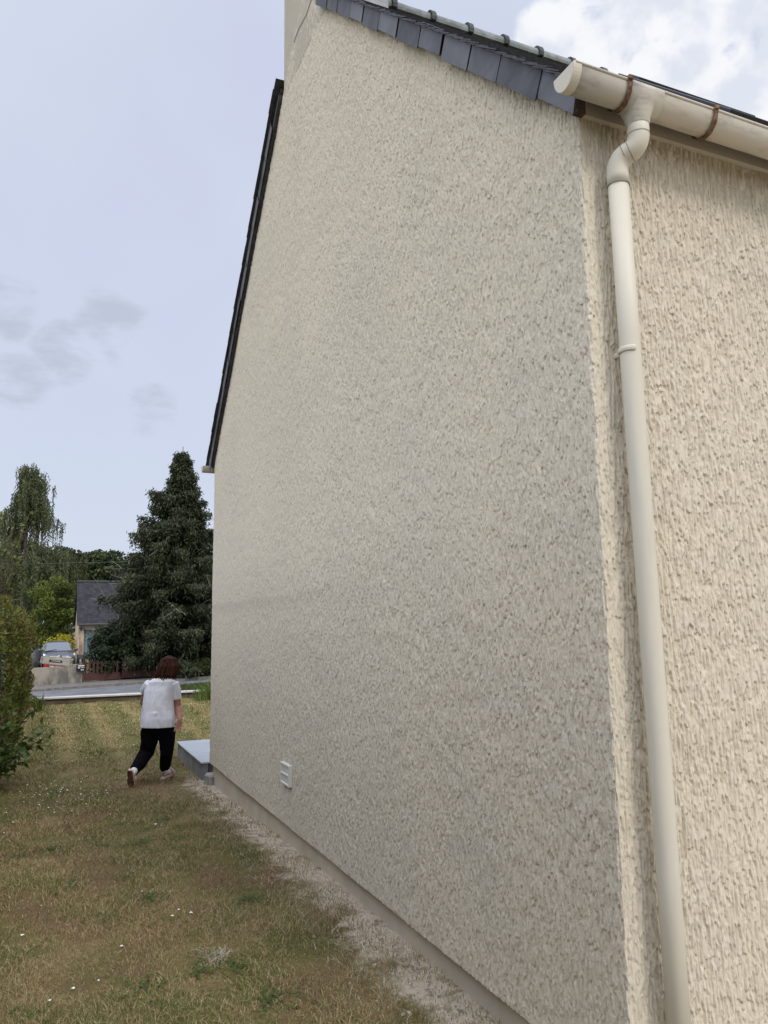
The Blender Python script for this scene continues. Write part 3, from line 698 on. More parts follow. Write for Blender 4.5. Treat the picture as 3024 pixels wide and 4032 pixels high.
for y_ in np.linspace(-4, 21.0, 40):
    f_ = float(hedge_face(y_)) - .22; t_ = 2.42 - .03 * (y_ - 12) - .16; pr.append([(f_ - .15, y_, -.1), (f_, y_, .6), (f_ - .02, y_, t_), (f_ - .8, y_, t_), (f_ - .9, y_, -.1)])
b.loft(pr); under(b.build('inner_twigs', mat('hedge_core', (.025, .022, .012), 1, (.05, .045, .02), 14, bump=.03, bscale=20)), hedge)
for y_ in np.arange(9.8, 21, .8): 
    f_ = float(hedge_face(y_)) - .3; under(MB().tube([(f_, y_, -.1), (f_ + .04, y_ + .05, .8)], [.03, .02], 6).build('stem', bark), hedge)

def leafy_shoots(name, label, cat, base, ends, leaf, m, nleaf=9, side=3, seed=1, stem_r=.007):
    r_ = random.Random(seed); t = thing(name, label, cat, base); base = Vector([float(c) for c in base]); b = MB(); P = []; Dv = []
    for e in ends:
        e = Vector([float(c) for c in e]) - base; s = Vector((r_.uniform(-.06, .06), r_.uniform(-.06, .06), 0)); mid = s.lerp(e, .5) + Vector((0, 0, .12 * e.length))
        pts = [s.lerp(mid, t_).lerp(mid.lerp(e, t_), t_) for t_ in np.linspace(0, 1, 8)]; b.tube(pts, [stem_r * (1 - .75 * i / 7) for i in range(8)], 5)
        for k in range(nleaf):
            t_ = .35 + .65 * (k + r_.random()) / nleaf; p = s.lerp(mid, t_).lerp(mid.lerp(e, t_), t_); d = Vector((r_.gauss(0, 1), r_.gauss(0, 1), r_.gauss(-.2, .5))).normalized()
            P.append(p + d * leaf * .5); Dv.append(d)
    b.build('stems', bark, t)
    V, Fq, vv = [], [], []
    for i, (p, d) in enumerate(zip(P, Dv)):       # folded, pointed leaf of 4 quads
        s = d.cross(Vector((r_.gauss(0, .4), r_.gauss(0, .4), 1))).normalized(); nrm = s.cross(d); L = leaf * r_.uniform(.6, 1.2); w = L * .30
        k = len(V)
        rows = [(-.5, 0), (-.2, 1), (.15, .85), (.5, 0)]
        for u, wv in rows:
            c = p + d * L * u - Vector((0, 0, 1)) * L * .18 * (u + .5) ** 2
            V += [c - s * w * wv + nrm * w * .3 * wv, c, c + s * w * wv + nrm * w * .3 * wv]
        for q in range(3):
            a_ = k + q * 3; Fq += [(a_, a_ + 1, a_ + 4, a_ + 3), (a_ + 1, a_ + 2, a_ + 5, a_ + 4)]; vv += [r_.random()] * 2
            vv[-1] = vv[-2]
    fast_mesh('leaves', [tuple(q) for q in V], Fq, m, t, 4, smooth=True, attr=vv)
    return t
big_leaf = leaf_mat('shrub_leaf', (.03, .06, .012), (.11, .17, .035), trans=.3, rough=.4)
yel_leaf = leaf_mat('yellow_green_leaf', (.05, .075, .015), (.20, .21, .05), trans=.35, rough=.5)
ivy_leaf = leaf_mat('ivy_leaf', (.03, .055, .02), (.13, .17, .09), trans=.1, rough=.3)
def onz(px, py, z): r_ = ray(px, py); return CAM + r_ * (z - CAM[2]) / r_[2]
def ony(px, py, y): r_ = ray(px, py); return CAM + r_ * (y / r_[1])
sb_ = (-.62, 11.0, 0)
ends = [ony(px_, py_, y_) for px_, py_, y_ in [(222, 2880, 10.9), (200, 2860, 11), (165, 2850, 10.7), (130, 2900, 10.5), (150, 2780, 11.1), (120, 2800, 10.8), (90, 2760, 11), (60, 2700, 11.1), (180, 2920, 10.9), (110, 2960, 10.4), (70, 2900, 10.3), (130, 2990, 10.5), (60, 3010, 10.2), (40, 2830, 10.6), (30, 2950, 10.2), (90, 2860, 10.8), (20, 2760, 10.7), (40, 3050, 10.3)]]
leafy_shoots('leafy_shrub', 'dark green broad-leaved shoots growing out of the foot of the hedge', 'shrub', sb_, ends, .105, big_leaf, 15, seed=3)
ends = [ony(px_, py_, y_) for px_, py_, y_ in [(120, 2015, 11.6), (60, 2060, 11.5), (130, 2120, 11.8), (20, 2100, 11.4), (100, 2170, 11.8), (60, 2230, 11.6), (135, 2250, 11.9), (20, 2200, 11.5), (40, 2270, 11.5), (90, 2060, 11.7), (0, 2140, 11.4), (10, 2010, 11.5), (-60, 1990, 11.5), (-80, 2100, 11.4), (30, 2160, 11.5), (75, 2200, 11.6)]]
leafy_shoots('overhanging_bush', 'loose yellow-green bush branches leaning out above the hedge top', 'bush', (-1.1, 11.8, 0), ends, .075, yel_leaf, 34, seed=5, stem_r=.02)
ends = [(float(hedge_face(y_)) + .10, y_, z_) for y_, z_ in [(11.1, 2.2), (11.3, 2.0), (11.2, 1.75), (11.5, 1.9), (11.8, 2.15), (11.0, 1.5), (11.4, 1.6), (12.1, 1.7), (11.2, 1.2)]]
leafy_shoots('ivy', 'glossy pale-backed ivy climbing over the near hedge face', 'ivy', (-.50, 11.2, 0), ends, .06, ivy_leaf, 26, seed=8)
# spiky tuft at the hedge foot near the wall, and grass tuft by the low wall on the right
tf = thing('grass_tuft', 'tall green grass tuft before the right end of the low wall', 'grass tuft', (4.25, 20.5, 0))
n = 900; o = blades('blades', RNG.normal(0, .3, n), RNG.normal(0, .22, n), RNG.uniform(.15, .62, n), np.full(n, .016), leaf_mat('tuft_blade', (.07, .11, .02), (.2, .25, .06)), tf, lean=.5, z=np.zeros(n) + .03)
tf = thing('palm_tuft', 'spiky fan tuft of narrow leaves at the far foot of the hedge', 'plant', (-.05, 19.6, 0))
n = 60; o = blades('blades', RNG.normal(0, .05, n), RNG.normal(0, .05, n), RNG.uniform(.3, .55, n), np.full(n, .018), leaf_mat('spiky_blade', (.06, .09, .02), (.14, .17, .05)), tf, lean=.7, z=np.zeros(n) + .05)

# ------------------------------------------------------------------ across the street
rw_ = thing('retaining_wall', 'stained grey concrete garden wall below the parked car across the street', 'wall', (-1, 44.7, -1.1))
def wallseg(b, x0, x1, zt, y=44.7, th_=.16):
    z0, z1 = float(street_z(x0)), float(street_z(x1)); b.add([(x0, y, z0 - .2), (x1, y, z1 - .2), (x1, y + th_, z1 - .2), (x0, y + th_, z0 - .2), (x0, y, zt), (x1, y, zt + .01 * (x1 - x0)), (x1, y + th_, zt + .01 * (x1 - x0)), (x0, y + th_, zt)], [(0, 3, 2, 1), (4, 5, 6, 7), (0, 1, 5, 4), (1, 2, 6, 5), (2, 3, 7, 6), (3, 0, 4, 7)])
b = MB(); wallseg(b, -14, 1.18, -.20); under(b.build('wall_body', concrete, bevel=.01), rw_)
b = MB(); wallseg(b, 1.183, 1.9, .06); under(b.build('end_pier', concrete, bevel=.01), rw_)
rw2 = thing('garden_wall', 'stained concrete wall right of the gate, below the dark conifer', 'wall', (8, 44.7, -.9))
b = MB(); wallseg(b, 5.75, 20, -.02); under(b.build('wall_body', concrete, bevel=.01), rw2)
brown = mat('brown_gate_paint', (.075, .032, .028), .6, (.055, .024, .02), 8)
gate = thing('gate', 'brown double gate with spaced pickets above solid panels across the street', 'gate', (3.8, 44.7, -.98))
for gx0_, gx1_ in ((1.98, 3.82), (3.88, 5.70)):
    b = MB(); z0 = float(street_z(gx0_)) + .22
    b.box((gx0_, 44.72, z0), (gx1_, 44.76, z0 + .30)); leafo = under(b.build('gate_panel', brown), gate)
    b = MB(); z1 = z0 + 1.0; xg = gx0_ + .02
    b.box((gx0_, 44.765, z0 + .302), (gx1_, 44.79, z0 + .37))
    while xg < gx1_ - .05:
        tz = z1 + random.uniform(-.01, .01); b.box((xg, 44.73, z0 + .302), (xg + .10, 44.755, tz)); xg += .20
    b.box((gx0_, 44.765, z1 - .14), (gx1_, 44.79, z1 - .08))
    under(b.build('pickets', brown), gate)
for x_ in (1.94, 3.85, 5.73):
    b = MB(); b.box((x_ - .03, 44.70, float(street_z(x_)) + .1), (x_ + .03, 44.78, float(street_z(x_)) + 1.25 - (.95 if x_ == 3.85 else 0))); under(b.build('post', brown), gate)

# neighbour's house
cream = mat('cream_render', (.52, .43, .30), .9, (.44, .36, .25), 2, bump=.003)
stain_m = mat('peeling_stain', (.27, .15, .12), .9, (.40, .28, .2), 6)
def roof_mat():
    m = bpy.data.materials.new('street_slate_roof'); m.use_nodes = True; t = m.node_tree; b = t.nodes['Principled BSDF']
    g = t.nodes.new('ShaderNodeNewGeometry').outputs['Position']; br = t.nodes.new('ShaderNodeTexBrick')
    sp = t.nodes.new('ShaderNodeSeparateXYZ'); t.links.new(g, sp.inputs[0]); cb = t.nodes.new('ShaderNodeCombineXYZ'); t.links.new(sp.outputs[0], cb.inputs[0]); t.links.new(sp.outputs[2], cb.inputs[1])
    t.links.new(cb.outputs[0], br.inputs['Vector']); br.inputs['Scale'].default_value = 3.2; br.inputs['Brick Width'].default_value = .7; br.inputs['Row Height'].default_value = .42
    br.inputs['Color1'].default_value = (.025, .025, .029, 1); br.inputs['Color2'].default_value = (.048, .047, .052, 1); br.inputs['Mortar'].default_value = (.03, .03, .033, 1); br.inputs['Mortar Size'].default_value = .03
    c = mix_n(t, math_n(t, 'MULTIPLY', ramp_n(t, noise_n(t, g, 3, 5, .7), .45, .7), .6), br.outputs[0], (.06, .06, .062)); t.links.new(c, b.inputs['Base Color']); b.inputs['Roughness'].default_value = .9; b.inputs['Specular IOR Level'].default_value = .1
    return m
sroof = roof_mat()
nh = thing('neighbour_house', 'low cream house with slate roofs and blue-grey garage door behind the conifer', 'house', (2, 54.2, -.1))
b = MB(); b.box((1.97, 54.2, -.4), (2.30, 54.5, 2.14)); b.box((2.30, 54.2, 1.86), (4.75, 54.5, 2.14)); b.box((4.75, 54.2, -.4), (7.0, 54.5, 2.14))
gb = [(54.2, 2.14), (54.5, 2.14), (54.5, -.4), (60.2, -.4), (60.2, 2.3), (57.2, 5.0)]
b.loft([[(x_, a, c) for a, c in [(54.503, -.4), (60.2, -.4), (60.2, 2.3), (57.2, 4.95), (54.503, 2.36)]] for x_ in (1.97, 2.25)])
b.box((7.003, 54.0, -.4), (18, 61, 2.2))
under(b.build('wall', cream), nh)
b = MB()
def gable_roof(b, x0, x1, yf, zf, yr, zr_, yb, zb2, th_=.10):
    b.loft([[(x_, a, c) for a, c in [(yf, zf), (yr, zr_), (yb, zb2), (yb, zb2 - th_), (yr, zr_ - th_), (yf, zf - th_)]] for x_ in (x0, x1)])
gable_roof(b, 1.84, 7.0, 53.95, 2.24, 57.2, 5.10, 60.5, 2.24); rf = under(b.build('roof', sroof), nh)
b = MB(); gable_roof(b, 7.003, 18.3, 53.6, 2.3, 58, 6.05, 62.4, 2.3); rf2 = under(b.build('roof', sroof), nh)
b = MB(); b.tube([(1.84, 57.2, 5.13), (7.0, 57.2, 5.13)], .07, 6); b.tube([(7.0, 58, 6.08), (18.3, 58, 6.08)], .07, 6); o = b.build('ridge', collar_m); under(o, nh)
b = MB(); b.box((2.30, 54.40, -.15), (4.75, 54.44, 1.855)); gd = under(b.build('garage_door', mat('blue_grey_door', (.22, .27, .31), .6, (.18, .225, .26), 3)), nh)
b = MB()
for i in range(12): b.box((2.36 + i * .2, 54.385, -.14), (2.372 + i * .2, 54.398, 1.85))
o = b.build('door_rib', mat('door_groove', (.08, .1, .12), .7)); o.parent = gd
b = MB(); b.add([(2.02, 54.195, -.1), (2.24, 54.195, -.1), (2.26, 54.195, .9), (2.2, 54.195, 1.1), (2.13, 54.195, 1.0), (2.10, 54.195, 1.45), (2.04, 54.195, 1.4)], [tuple(range(7))]); under(b.build('wall_stain', stain_m), nh)
b = MB(); b.tube([(1.84, 53.88, 2.17), (7, 53.88, 2.19)], .06, 8); under(b.build('gutter', mat('dark_zinc', (.06, .06, .065), .5)), nh)
b = MB(); b.box((2.02, 53.95, 1.93), (2.2, 54.19, 2.0)); b.tube([(2.05, 54.0, 1.93), (2.12, 53.9, 1.86)], .06, 8); under(b.build('wall_lamp', black_metal), nh)
b = MB(); b.box((2.36, 54.1, 1.93), (2.43, 54.19, 2.0)); under(b.build('white_sensor', white_p), nh)
b = MB(); b.box((4.80, 57.6, 5.0), (5.08, 58.0, 6.0)); under(b.build('chimney', mat('pale_chimney', (.20, .19, .17), .9, (.26, .25, .22), 4)), nh)
b = MB(); b.tube([(5.2, 57.1, 5.1), (5.2, 57.1, 7.0)], .02, 5); b.tube([(4.6, 57.1, 6.3), (5.8, 57.1, 6.3)], .012, 4); b.tube([(4.8, 57.1, 6.7), (5.6, 57.1, 6.7)], .012, 4); under(b.build('antenna', mat('aluminium', (.5, .5, .5), .4, metal=.8)), nh)

# ---- cars
def car(name, label, loc, rz, paint, kind='mpv', details=True, group=None):
    t = thing(name, label, 'car', loc, rz, group); glass = mat('car_glass', (.10, .12, .135), .12, spec=.9); tyre = mat('tyre_rubber', (.02, .02, .02), .9); rim = mat('alloy', (.45, .45, .46), .35, metal=.8)
    chrome = mat('chrome', (.7, .7, .72), .15, metal=1); lamp = mat('headlamp_glass', (.62, .65, .68), .12, spec=.9); dark = mat('grille_plastic', (.015, .015, .017), .6)
    hw = .90; A = (1, 0, 0); B = (0, 0, 1)
    prof = [(-2.12, .28, .60, .70), (-2.06, .22, .74, .80), (-1.9, .20, .84, .86), (-1.5, .20, .93, .89), (-1.05, .20, 1.00, .90), (-.4, .20, 1.02, .90), (1.0, .20, 1.04, .90), (1.8, .24, 1.02, .88), (2.0, .30, .9, .84), (2.06, .35, .75, .8)]
    MB().ellipse_loft([((0, y_, (z0 + z1) / 2), A, B, w, (z1 - z0) / 2) for y_, z0, z1, w in prof], 32, .42).build('body', paint, t, smooth=True, bevel=0)
    gp = [(-1.05, .98, 1.02, .78), (-.75, .98, 1.2, .76), (-.35, .98, 1.44, .70), (.0, .98, 1.54, .66), (.6, .98, 1.58, .65), (1.3, .98, 1.54, .65), (1.75, .98, 1.3, .70), (1.95, .98, 1.04, .74)]
    MB().ellipse_loft([((0, y_, (z0 + z1) / 2), A, B, w, (z1 - z0) / 2) for y_, z0, z1, w in gp], 32, .55).build('cabin', paint, t, smooth=True)
    ws = MB(); ws.add([(-.70, -1.10, 1.02), (.70, -1.10, 1.02), (.60, -.36, 1.49), (-.60, -.36, 1.49), (-.70, -1.07, .98), (.70, -1.07, .98), (.60, -.30, 1.45), (-.60, -.30, 1.45)], [(0, 1, 2, 3), (7, 6, 5, 4), (0, 4, 5, 1), (2, 6, 7, 3), (0, 3, 7, 4), (1, 5, 6, 2)]).build('windscreen', glass, t)
    for s in (-1, 1):
        MB().add([(s * .775, -.8, 1.05), (s * .775, 1.5, 1.06), (s * .70, 1.3, 1.42), (s * .70, -.25, 1.42), (s * .70, -.8, 1.0), (s * .70, 1.5, 1.0), (s * .6, 1.3, 1.4), (s * .6, -.25, 1.4)], [(0, 1, 2, 3), (4, 7, 6, 5), (0, 4, 5, 1), (1, 5, 6, 2), (2, 6, 7, 3), (3, 7, 4, 0)]).build('side_window', glass, t)
        m_ = MB(); m_.ball((s * 1.02, -.72, 1.06), (.11, .07, .085)); m_.tube([(s * .86, -.72, .98), (s * 1.0, -.72, 1.03)], .025, 6); m_.build('mirror', paint, t, smooth=True)
        h = MB(); h.add([(s * .50, -2.05, .66), (s * .84, -1.90, .70), (s * .87, -1.75, .90), (s * .62, -1.98, .80), (s * .50, -1.9, .66), (s * .80, -1.7, .70), (s * .80, -1.6, .88), (s * .62, -1.8, .78)], [(0, 1, 2, 3), (4, 7, 6, 5), (0, 4, 5, 1), (1, 5, 6, 2), (2, 6, 7, 3), (3, 7, 4, 0)]).build('headlight', lamp, t)
        for y_ in (-1.35, 1.3):
            w = MB(); w.tube([(s * .70, y_, .32), (s * .72, y_, .32), (s * .90, y_, .32), (s * .92, y_, .32)], [.27, .32, .32, .27], 24); wo = w.build('wheel', tyre, t)
            MB().tube([(s * .925, y_, .32), (s * .935, y_, .32)], [.2, .18], 16).build('rim', rim, wo)
    MB().box((-.55, -2.135, .30), (.55, -2.09, .44)).build('grille', dark, t)
    if details:
        for dz in (0, .055):                    # two stacked chevrons with bars sweeping out to the lamps
            q = MB(); q.tube([(-.52, -2.06, .70 + dz * .6), (-.14, -2.13, .665 + dz), (0, -2.145, .72 + dz), (.14, -2.13, .665 + dz), (.52, -2.06, .70 + dz * .6)], .013, 6); q.build('chevron_emblem', chrome, t)
        MB().box((-.26, -2.16, .46), (.26, -2.137, .56)).build('number_plate', mat('plate_white', (.7, .7, .68), .5), t)
    MB().tube([(-.66, -1.16, 1.015), (-.1, -1.0, 1.10)], .012, 5).build('wiper', dark, t)
    return t
cp = mat('dark_grey_paint', (.055, .06, .072), .25, spec=.7); wp_ = mat('white_paint', (.75, .76, .78), .3, spec=.6)
car('parked_car', 'dark grey people carrier facing the street above the concrete wall', (.72, 51.6, -.38), math.radians(3), cp)
car('white_car', 'white car almost hidden behind the dark bush by the garage door', (3.75, 50.6, -.42), math.radians(168), wp_, details=False)
# trailer leaning, seen from behind
plank = mat('grey_planks', (.40, .37, .32), .85, (.27, .24, .2), 5, stretch=(.4, 1, 4)); red = mat('red_light_bar', (.22, .02, .018), .5); blackp = mat('black_plate', (.012, .012, .012), .5)
whitel = mat('white_lettering', (.7, .7, .68), .6)
def text(name, s, size, loc, rot, m, parent, ext=.002):
    cu = bpy.data.curves.new(name, 'FONT'); cu.body = s; cu.size = size; cu.align_x = 'CENTER'; cu.align_y = 'CENTER'; cu.extrude = ext; cu.materials.append(m)
    tmp = bpy.data.objects.new(name, cu); me = bpy.data.meshes.new_from_object(tmp); bpy.data.objects.remove(tmp); o = bpy.data.objects.new(name, me); C.objects.link(o); o.location = loc; o.rotation_euler = rot; o.parent = parent; return o
tr = thing('trailer', 'small trailer with pale plank tailboard and red light bar, tilted, before the dark grey car', 'trailer', (.60, 46.2, .01), 0); tr.rotation_euler = (0, math.radians(7.5), math.radians(-4))
b = MB(); b.box((-.78, -.02, .20), (.78, .02, .33)); b.box((-.78, -.02, .03), (.78, .02, .16)); b.build('tailboard', plank, tr, bevel=.004)
b = MB(); b.box((-.80, .021, .0), (-.76, 1.6, .33)); b.box((.76, .021, .0), (.80, 1.6, .33)); b.box((-.76, 1.56, .0), (.76, 1.6, .33)); b.box((-.76, .021, -.03), (.76, 1.559, .0)); b.build('side_boards', plank, tr)
b = MB()
steel = mat('dull_steel', (.2, .19, .18), .6, metal=.5)
for x_ in (-.72, .72): MB().box((x_ - .025, -.035, -.02), (x_ + .025, -.021, .35)).build('corner_iron', steel, tr)

pl = MB().box((-.36, -.04, .12), (.30, -.022, .24)).build('number_plate', blackp, tr); text('plate_text', '5 CWAFB', .105, (-.03, -.042, .18), (math.pi / 2, 0, 0), whitel, pl)
pl = MB().box((-.60, -.05, -.19), (.62, -.01, -.04)).build('light_bar', red, tr); text('plate_text', '5686 ZG44', .13, (0, -.052, -.115), (math.pi / 2, 0, 0), whitel, pl)
for s in (-1, 1):
    MB().box((s * .5 - .08, -.075, -.17), (s * .5 + .08, -.051, -.06)).build('tail_light', mat('red_lens', (.5, .02, .015), .2), tr)
    w = MB().tube([(s * .84, .75, -.18), (s * .97, .75, -.18)], .26, 20).build('wheel', mat('tyre_rubber', (.02, .02, .02), .9), tr)
b = MB(); b.box((-.7, .72, -.1), (.7, .78, -.04)); b.tube([(-.75, .75, -.18), (.83, .75, -.18)], .03, 8); b.build('axle', blackp, tr)
lb = thing('letterbox', 'black box with white lettering on top of the concrete wall pier', 'letterbox', (1.62, 44.62, -.18))
MB().box((-.02, -.1, -.12), (.42, .06, .22)).build('box', blackp, lb, bevel=.01)
b = MB(); b.box((.04, -.106, .13), (.36, -.101, .18)); b.box((.04, -.106, .03), (.14, -.101, .08)); b.box((.20, -.106, -.09), (.24, -.101, -.02)); b.box((.28, -.106, -.09), (.32, -.101, -.02)); b.box((.17, -.106, .05), (.36, -.101, .07)); b.build('white_markings', whitel, lb)
qd = thing('handcart', 'small black wheeled cart parked between the dark grey car and the garage', 'cart', (2.0, 51.2, -.42))
for x_ in (-.1, .22): MB().tube([(x_ - .08, 0, .30), (x_ + .08, 0, .30)], .30, 18).build('wheel', mat('tyre_rubber', (.02, .02, .02), .9), qd)
MB().box((-.15, -.1, .45), (.28, .9, .8)).build('tray', mat('grey_tray', (.12, .125, .13), .5), qd, bevel=.03)
MB().box((-.13, -.12, .3), (.05, -.101, .52)).build('plate', whitel, qd)
tp = thing('tarpaulin', 'dark grey tarpaulin draped over a heap left of the dark grey car', 'tarpaulin', (-.75, 52.3, -.45))
b = MB(); b.loft([[(.85 * k * math.cos(a) * (1 + .12 * math.sin(3 * a)), .7 * k * math.sin(a), z_ + .05 * math.sin(5 * a)) for a in np.linspace(0, 2 * math.pi, 17)[:-1]] for k, z_ in ((1, 0), (.92, .5), (.6, 1.1), (.2, 1.55))]); b.build('sheet', mat('tarp', (.05, .05, .055), .5, (.08, .08, .085), 5), tp, smooth=True)

# ---- trees across the street
con_m = leaf_mat('cypress_spray', (.010, .018, .009), (.070, .082, .034), trans=.08)
def conifer():
    base = np.array([6.9, 46.2, -.9]); t = thing('conifer', 'tall dark ragged cypress with bare grey twigs beside the gable', 'tree', base)
    topo = np.array(D(721, 1758, 44.2)) - base; Hh = topo[2]
    b = MB(); pts = [(topo[0] * k, topo[1] * k, Hh * k) for k in (0, .15, .4, .7, 1)]; pts[0] = (0, 0, -.2)
    b.tube(pts, [.30, .24, .16, .08, .015], 8)
    P, Dr, Vr, tw = [], [], [], MB(); r_ = np.random.default_rng(21)
    for i in range(360):
        k = (i + r_.random()) / 360; h = Hh * (.04 + .93 * k); kk = h / Hh
        axis = topo * kk; az = r_.uniform(0, 2 * math.pi)
        Rm = np.interp(kk, [0, .1, .25, .4, .52, .60, .66, .74, .82, .9, 1], [3.9, 4.3, 4.3, 3.9, 2.8, 1.95, 1.6, 1.5, .95, .55, .03]) * r_.choice([.5, .68, .82, .96, 1.08], p=[.15, .22, .28, .22, .13]) * r_.uniform(.9, 1.1)
        if r_.random() < .06: Rm *= 1.18
        d = np.array([math.cos(az), math.sin(az), 0]); rise = r_.uniform(-.25, .30 + .35 * (kk > .55)) * Rm
        tip = axis + d * Rm + [0, 0, rise - .10 * Rm]; mid = axis + d * Rm * .5 + [0, 0, rise * .9 - .22 * Rm * .3]
        (tw if r_.random() < .42 and kk < .7 else b).tube([axis, mid, tip], [.035, .022, .008], 4)
        m_ = int(20 + 30 * Rm)
        for s in np.linspace(.22, 1.03, m_):
            p = (1 - s) ** 2 * axis + 2 * s * (1 - s) * mid + s * s * tip
            lat = np.cross(d, [0, 0, 1]) * r_.normal(0, .16 + .15 * Rm * (1 - s) * .8)
            nn = 8; q = p + lat + r_.normal(0, 1, (nn, 3)) * [.10, .10, .07] + [0, 0, -.05] - np.outer(r_.exponential(.20, nn), [0, 0, 1])
            P.append(q); Dr.append(r_.normal(0, .5, (nn, 3)) + [d[0] * .5, d[1] * .5, -.75]); Vr.append(np.clip(r_.normal(.38, .22, nn) + .25 * (s - .6), 0, 1))
        if kk < .62 and r_.random() < .55:
            for _ in range(4):
                s = r_.uniform(.6, 1.05); p = (1 - s) ** 2 * axis + 2 * s * (1 - s) * mid + s * s * tip; e = p + r_.normal(0, .35, 3) + d * .35 + [0, 0, -.1]
                tw.tube([p, (p + e) / 2 + r_.normal(0, .06, 3), e], [.024, .018, .008], 4)
    b.build('trunk', bark, t); tw.build('bare_twigs', twig_m, t)
    leaves('crown', np.concatenate(P), .20, .07, con_m, t, np.concatenate(Dr), np.concatenate(Vr))
    return t
conifer()
birch_m = leaf_mat('birch_leaf', (.045, .06, .022), (.16, .18, .085), trans=.25)
def birch():
    base = np.array([*D(75, 2600, 62)[:2], -.3]); t = thing('weeping_birch', 'tall weeping birch with hanging leafy strands behind the hedge', 'tree', base)
    Hh = 16.0; r_ = np.random.default_rng(4); b = MB(); b.tube([(0, 0, -.2), (.1, 0, 5), (.0, .1, 10), (.35, 0, Hh)], [.3, .22, .12, .02], 8); P, Dr, Vr = [], [], []
    rt = np.array([.918, -.397, 0])
    for i in range(84):
        k = r_.uniform(.22, 1.0) ** .8; h = Hh * k; az = r_.uniform(0, 2 * math.pi)
        Rm = np.interp(k, [.2, .45, .6, .7, .8, .9, 1], [4.4, 5.2, 4.5, 3.6, 2.6, 1.7, .5]) * r_.choice([.45, .7, .88, 1.02])
        d = np.array([math.cos(az), math.sin(az), 0]); tip = d * Rm + [.25 * k, 0, h - .25 * Rm]; st0 = np.array([.2 * k, 0, h - 1.1]); md_ = d * Rm * .55 + [0, 0, h + .25]
        b.tube([st0, md_, tip], [.05, .03, .008], 4)
        for _ in range(int(10 + 11 * Rm)):
            s = r_.uniform(.25, 1); p = (1 - s) ** 2 * st0 + 2 * s * (1 - s) * md_ + s * s * tip + r_.normal(0, .13, 3); Ls = r_.gamma(3, .5); m_ = int(Ls * 14) + 3
            z_ = np.linspace(0, Ls, m_); q = p + np.stack([r_.normal(0, .05, m_), r_.normal(0, .05, m_), -z_], 1); P.append(q); Dr.append(r_.normal(0, .4, (m_, 3)) + [0, 0, -1]); Vr.append(np.clip(r_.normal(r_.uniform(.15, .75), .15, m_), 0, 1))
    b.build('trunk', bark, t); leaves('crown', np.concatenate(P), .20, .085, birch_m, t, np.concatenate(Dr), np.concatenate(Vr))
birch()
wood_m = leaf_mat('wood_leaf', (.014, .026, .008), (.065, .085, .025), trans=.1)
bright_m = leaf_mat('fresh_leaf', (.05, .075, .012), (.15, .19, .035), trans=.25)
yel_m = leaf_mat('yellow_flowers', (.32, .28, .02), (.6, .52, .05), trans=.2)
purple_m = leaf_mat('purple_leaf', (.018, .008, .012), (.06, .022, .03), trans=.1)
dk_m = leaf_mat('dark_laurel', (.008, .017, .007), (.035, .055, .02), trans=.05)
WG = 'woodland trees on the skyline'
spots = [(255, 2180, 92, 3.6, 'leftmost dark oak of the skyline wood, beside the weeping birch'), (340, 2165, 96, 4.2, 'tallest dark oak crown on the skyline wood behind the garage roof'), (430, 2185, 93, 4.0, 'dark oak on the skyline left of the conifer'), (520, 2215, 90, 3.8, 'dark oak half hidden by the left edge of the conifer'), (780, 2215, 92, 4.4, 'dark oak on the skyline between conifer and house wall'), (60, 2160, 100, 5, 'dark oak of the wood seen through the weeping birch')]
for i, (px_, py_, d_, rr, lab) in enumerate(spots):
    c = D(px_, py_, d_); c[2] -= rr * .75
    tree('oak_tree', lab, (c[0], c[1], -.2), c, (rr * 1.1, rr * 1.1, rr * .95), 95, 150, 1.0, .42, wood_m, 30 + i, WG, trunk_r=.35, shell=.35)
    if i in (1, 2, 3, 4, 0):
        pass
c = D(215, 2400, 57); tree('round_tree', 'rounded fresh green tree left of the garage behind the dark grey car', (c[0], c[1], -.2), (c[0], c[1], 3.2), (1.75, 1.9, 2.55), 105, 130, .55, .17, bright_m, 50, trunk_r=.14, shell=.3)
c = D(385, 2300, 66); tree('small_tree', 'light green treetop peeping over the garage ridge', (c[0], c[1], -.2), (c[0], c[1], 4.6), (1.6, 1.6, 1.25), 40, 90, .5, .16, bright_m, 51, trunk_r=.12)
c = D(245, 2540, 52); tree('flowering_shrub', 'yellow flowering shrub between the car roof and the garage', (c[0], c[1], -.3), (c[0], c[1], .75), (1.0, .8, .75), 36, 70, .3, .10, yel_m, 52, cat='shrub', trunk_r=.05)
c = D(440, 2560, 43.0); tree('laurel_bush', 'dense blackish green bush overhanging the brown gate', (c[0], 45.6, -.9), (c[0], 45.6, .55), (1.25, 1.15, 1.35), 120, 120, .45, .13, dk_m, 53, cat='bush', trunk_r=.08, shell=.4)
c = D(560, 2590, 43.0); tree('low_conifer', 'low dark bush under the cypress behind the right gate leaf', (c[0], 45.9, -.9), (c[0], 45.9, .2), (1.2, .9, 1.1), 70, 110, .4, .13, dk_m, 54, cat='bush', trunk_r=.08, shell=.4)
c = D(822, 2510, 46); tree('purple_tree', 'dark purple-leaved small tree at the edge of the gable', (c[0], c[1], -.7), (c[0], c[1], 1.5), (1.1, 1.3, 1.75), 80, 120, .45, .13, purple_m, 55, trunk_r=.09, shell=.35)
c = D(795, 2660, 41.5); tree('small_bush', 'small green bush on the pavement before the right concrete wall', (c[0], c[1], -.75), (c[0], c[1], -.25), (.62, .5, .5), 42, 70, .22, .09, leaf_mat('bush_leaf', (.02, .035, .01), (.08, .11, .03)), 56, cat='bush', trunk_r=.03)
c = D(190, 2330, 75); tree('back_tree', 'shadowy dark tree behind the rounded fresh green tree', (c[0], c[1], -.2), (c[0], c[1], 3.8), (4.0, 2.5, 4.2), 120, 110, .9, .28, wood_m, 57, trunk_r=.25)
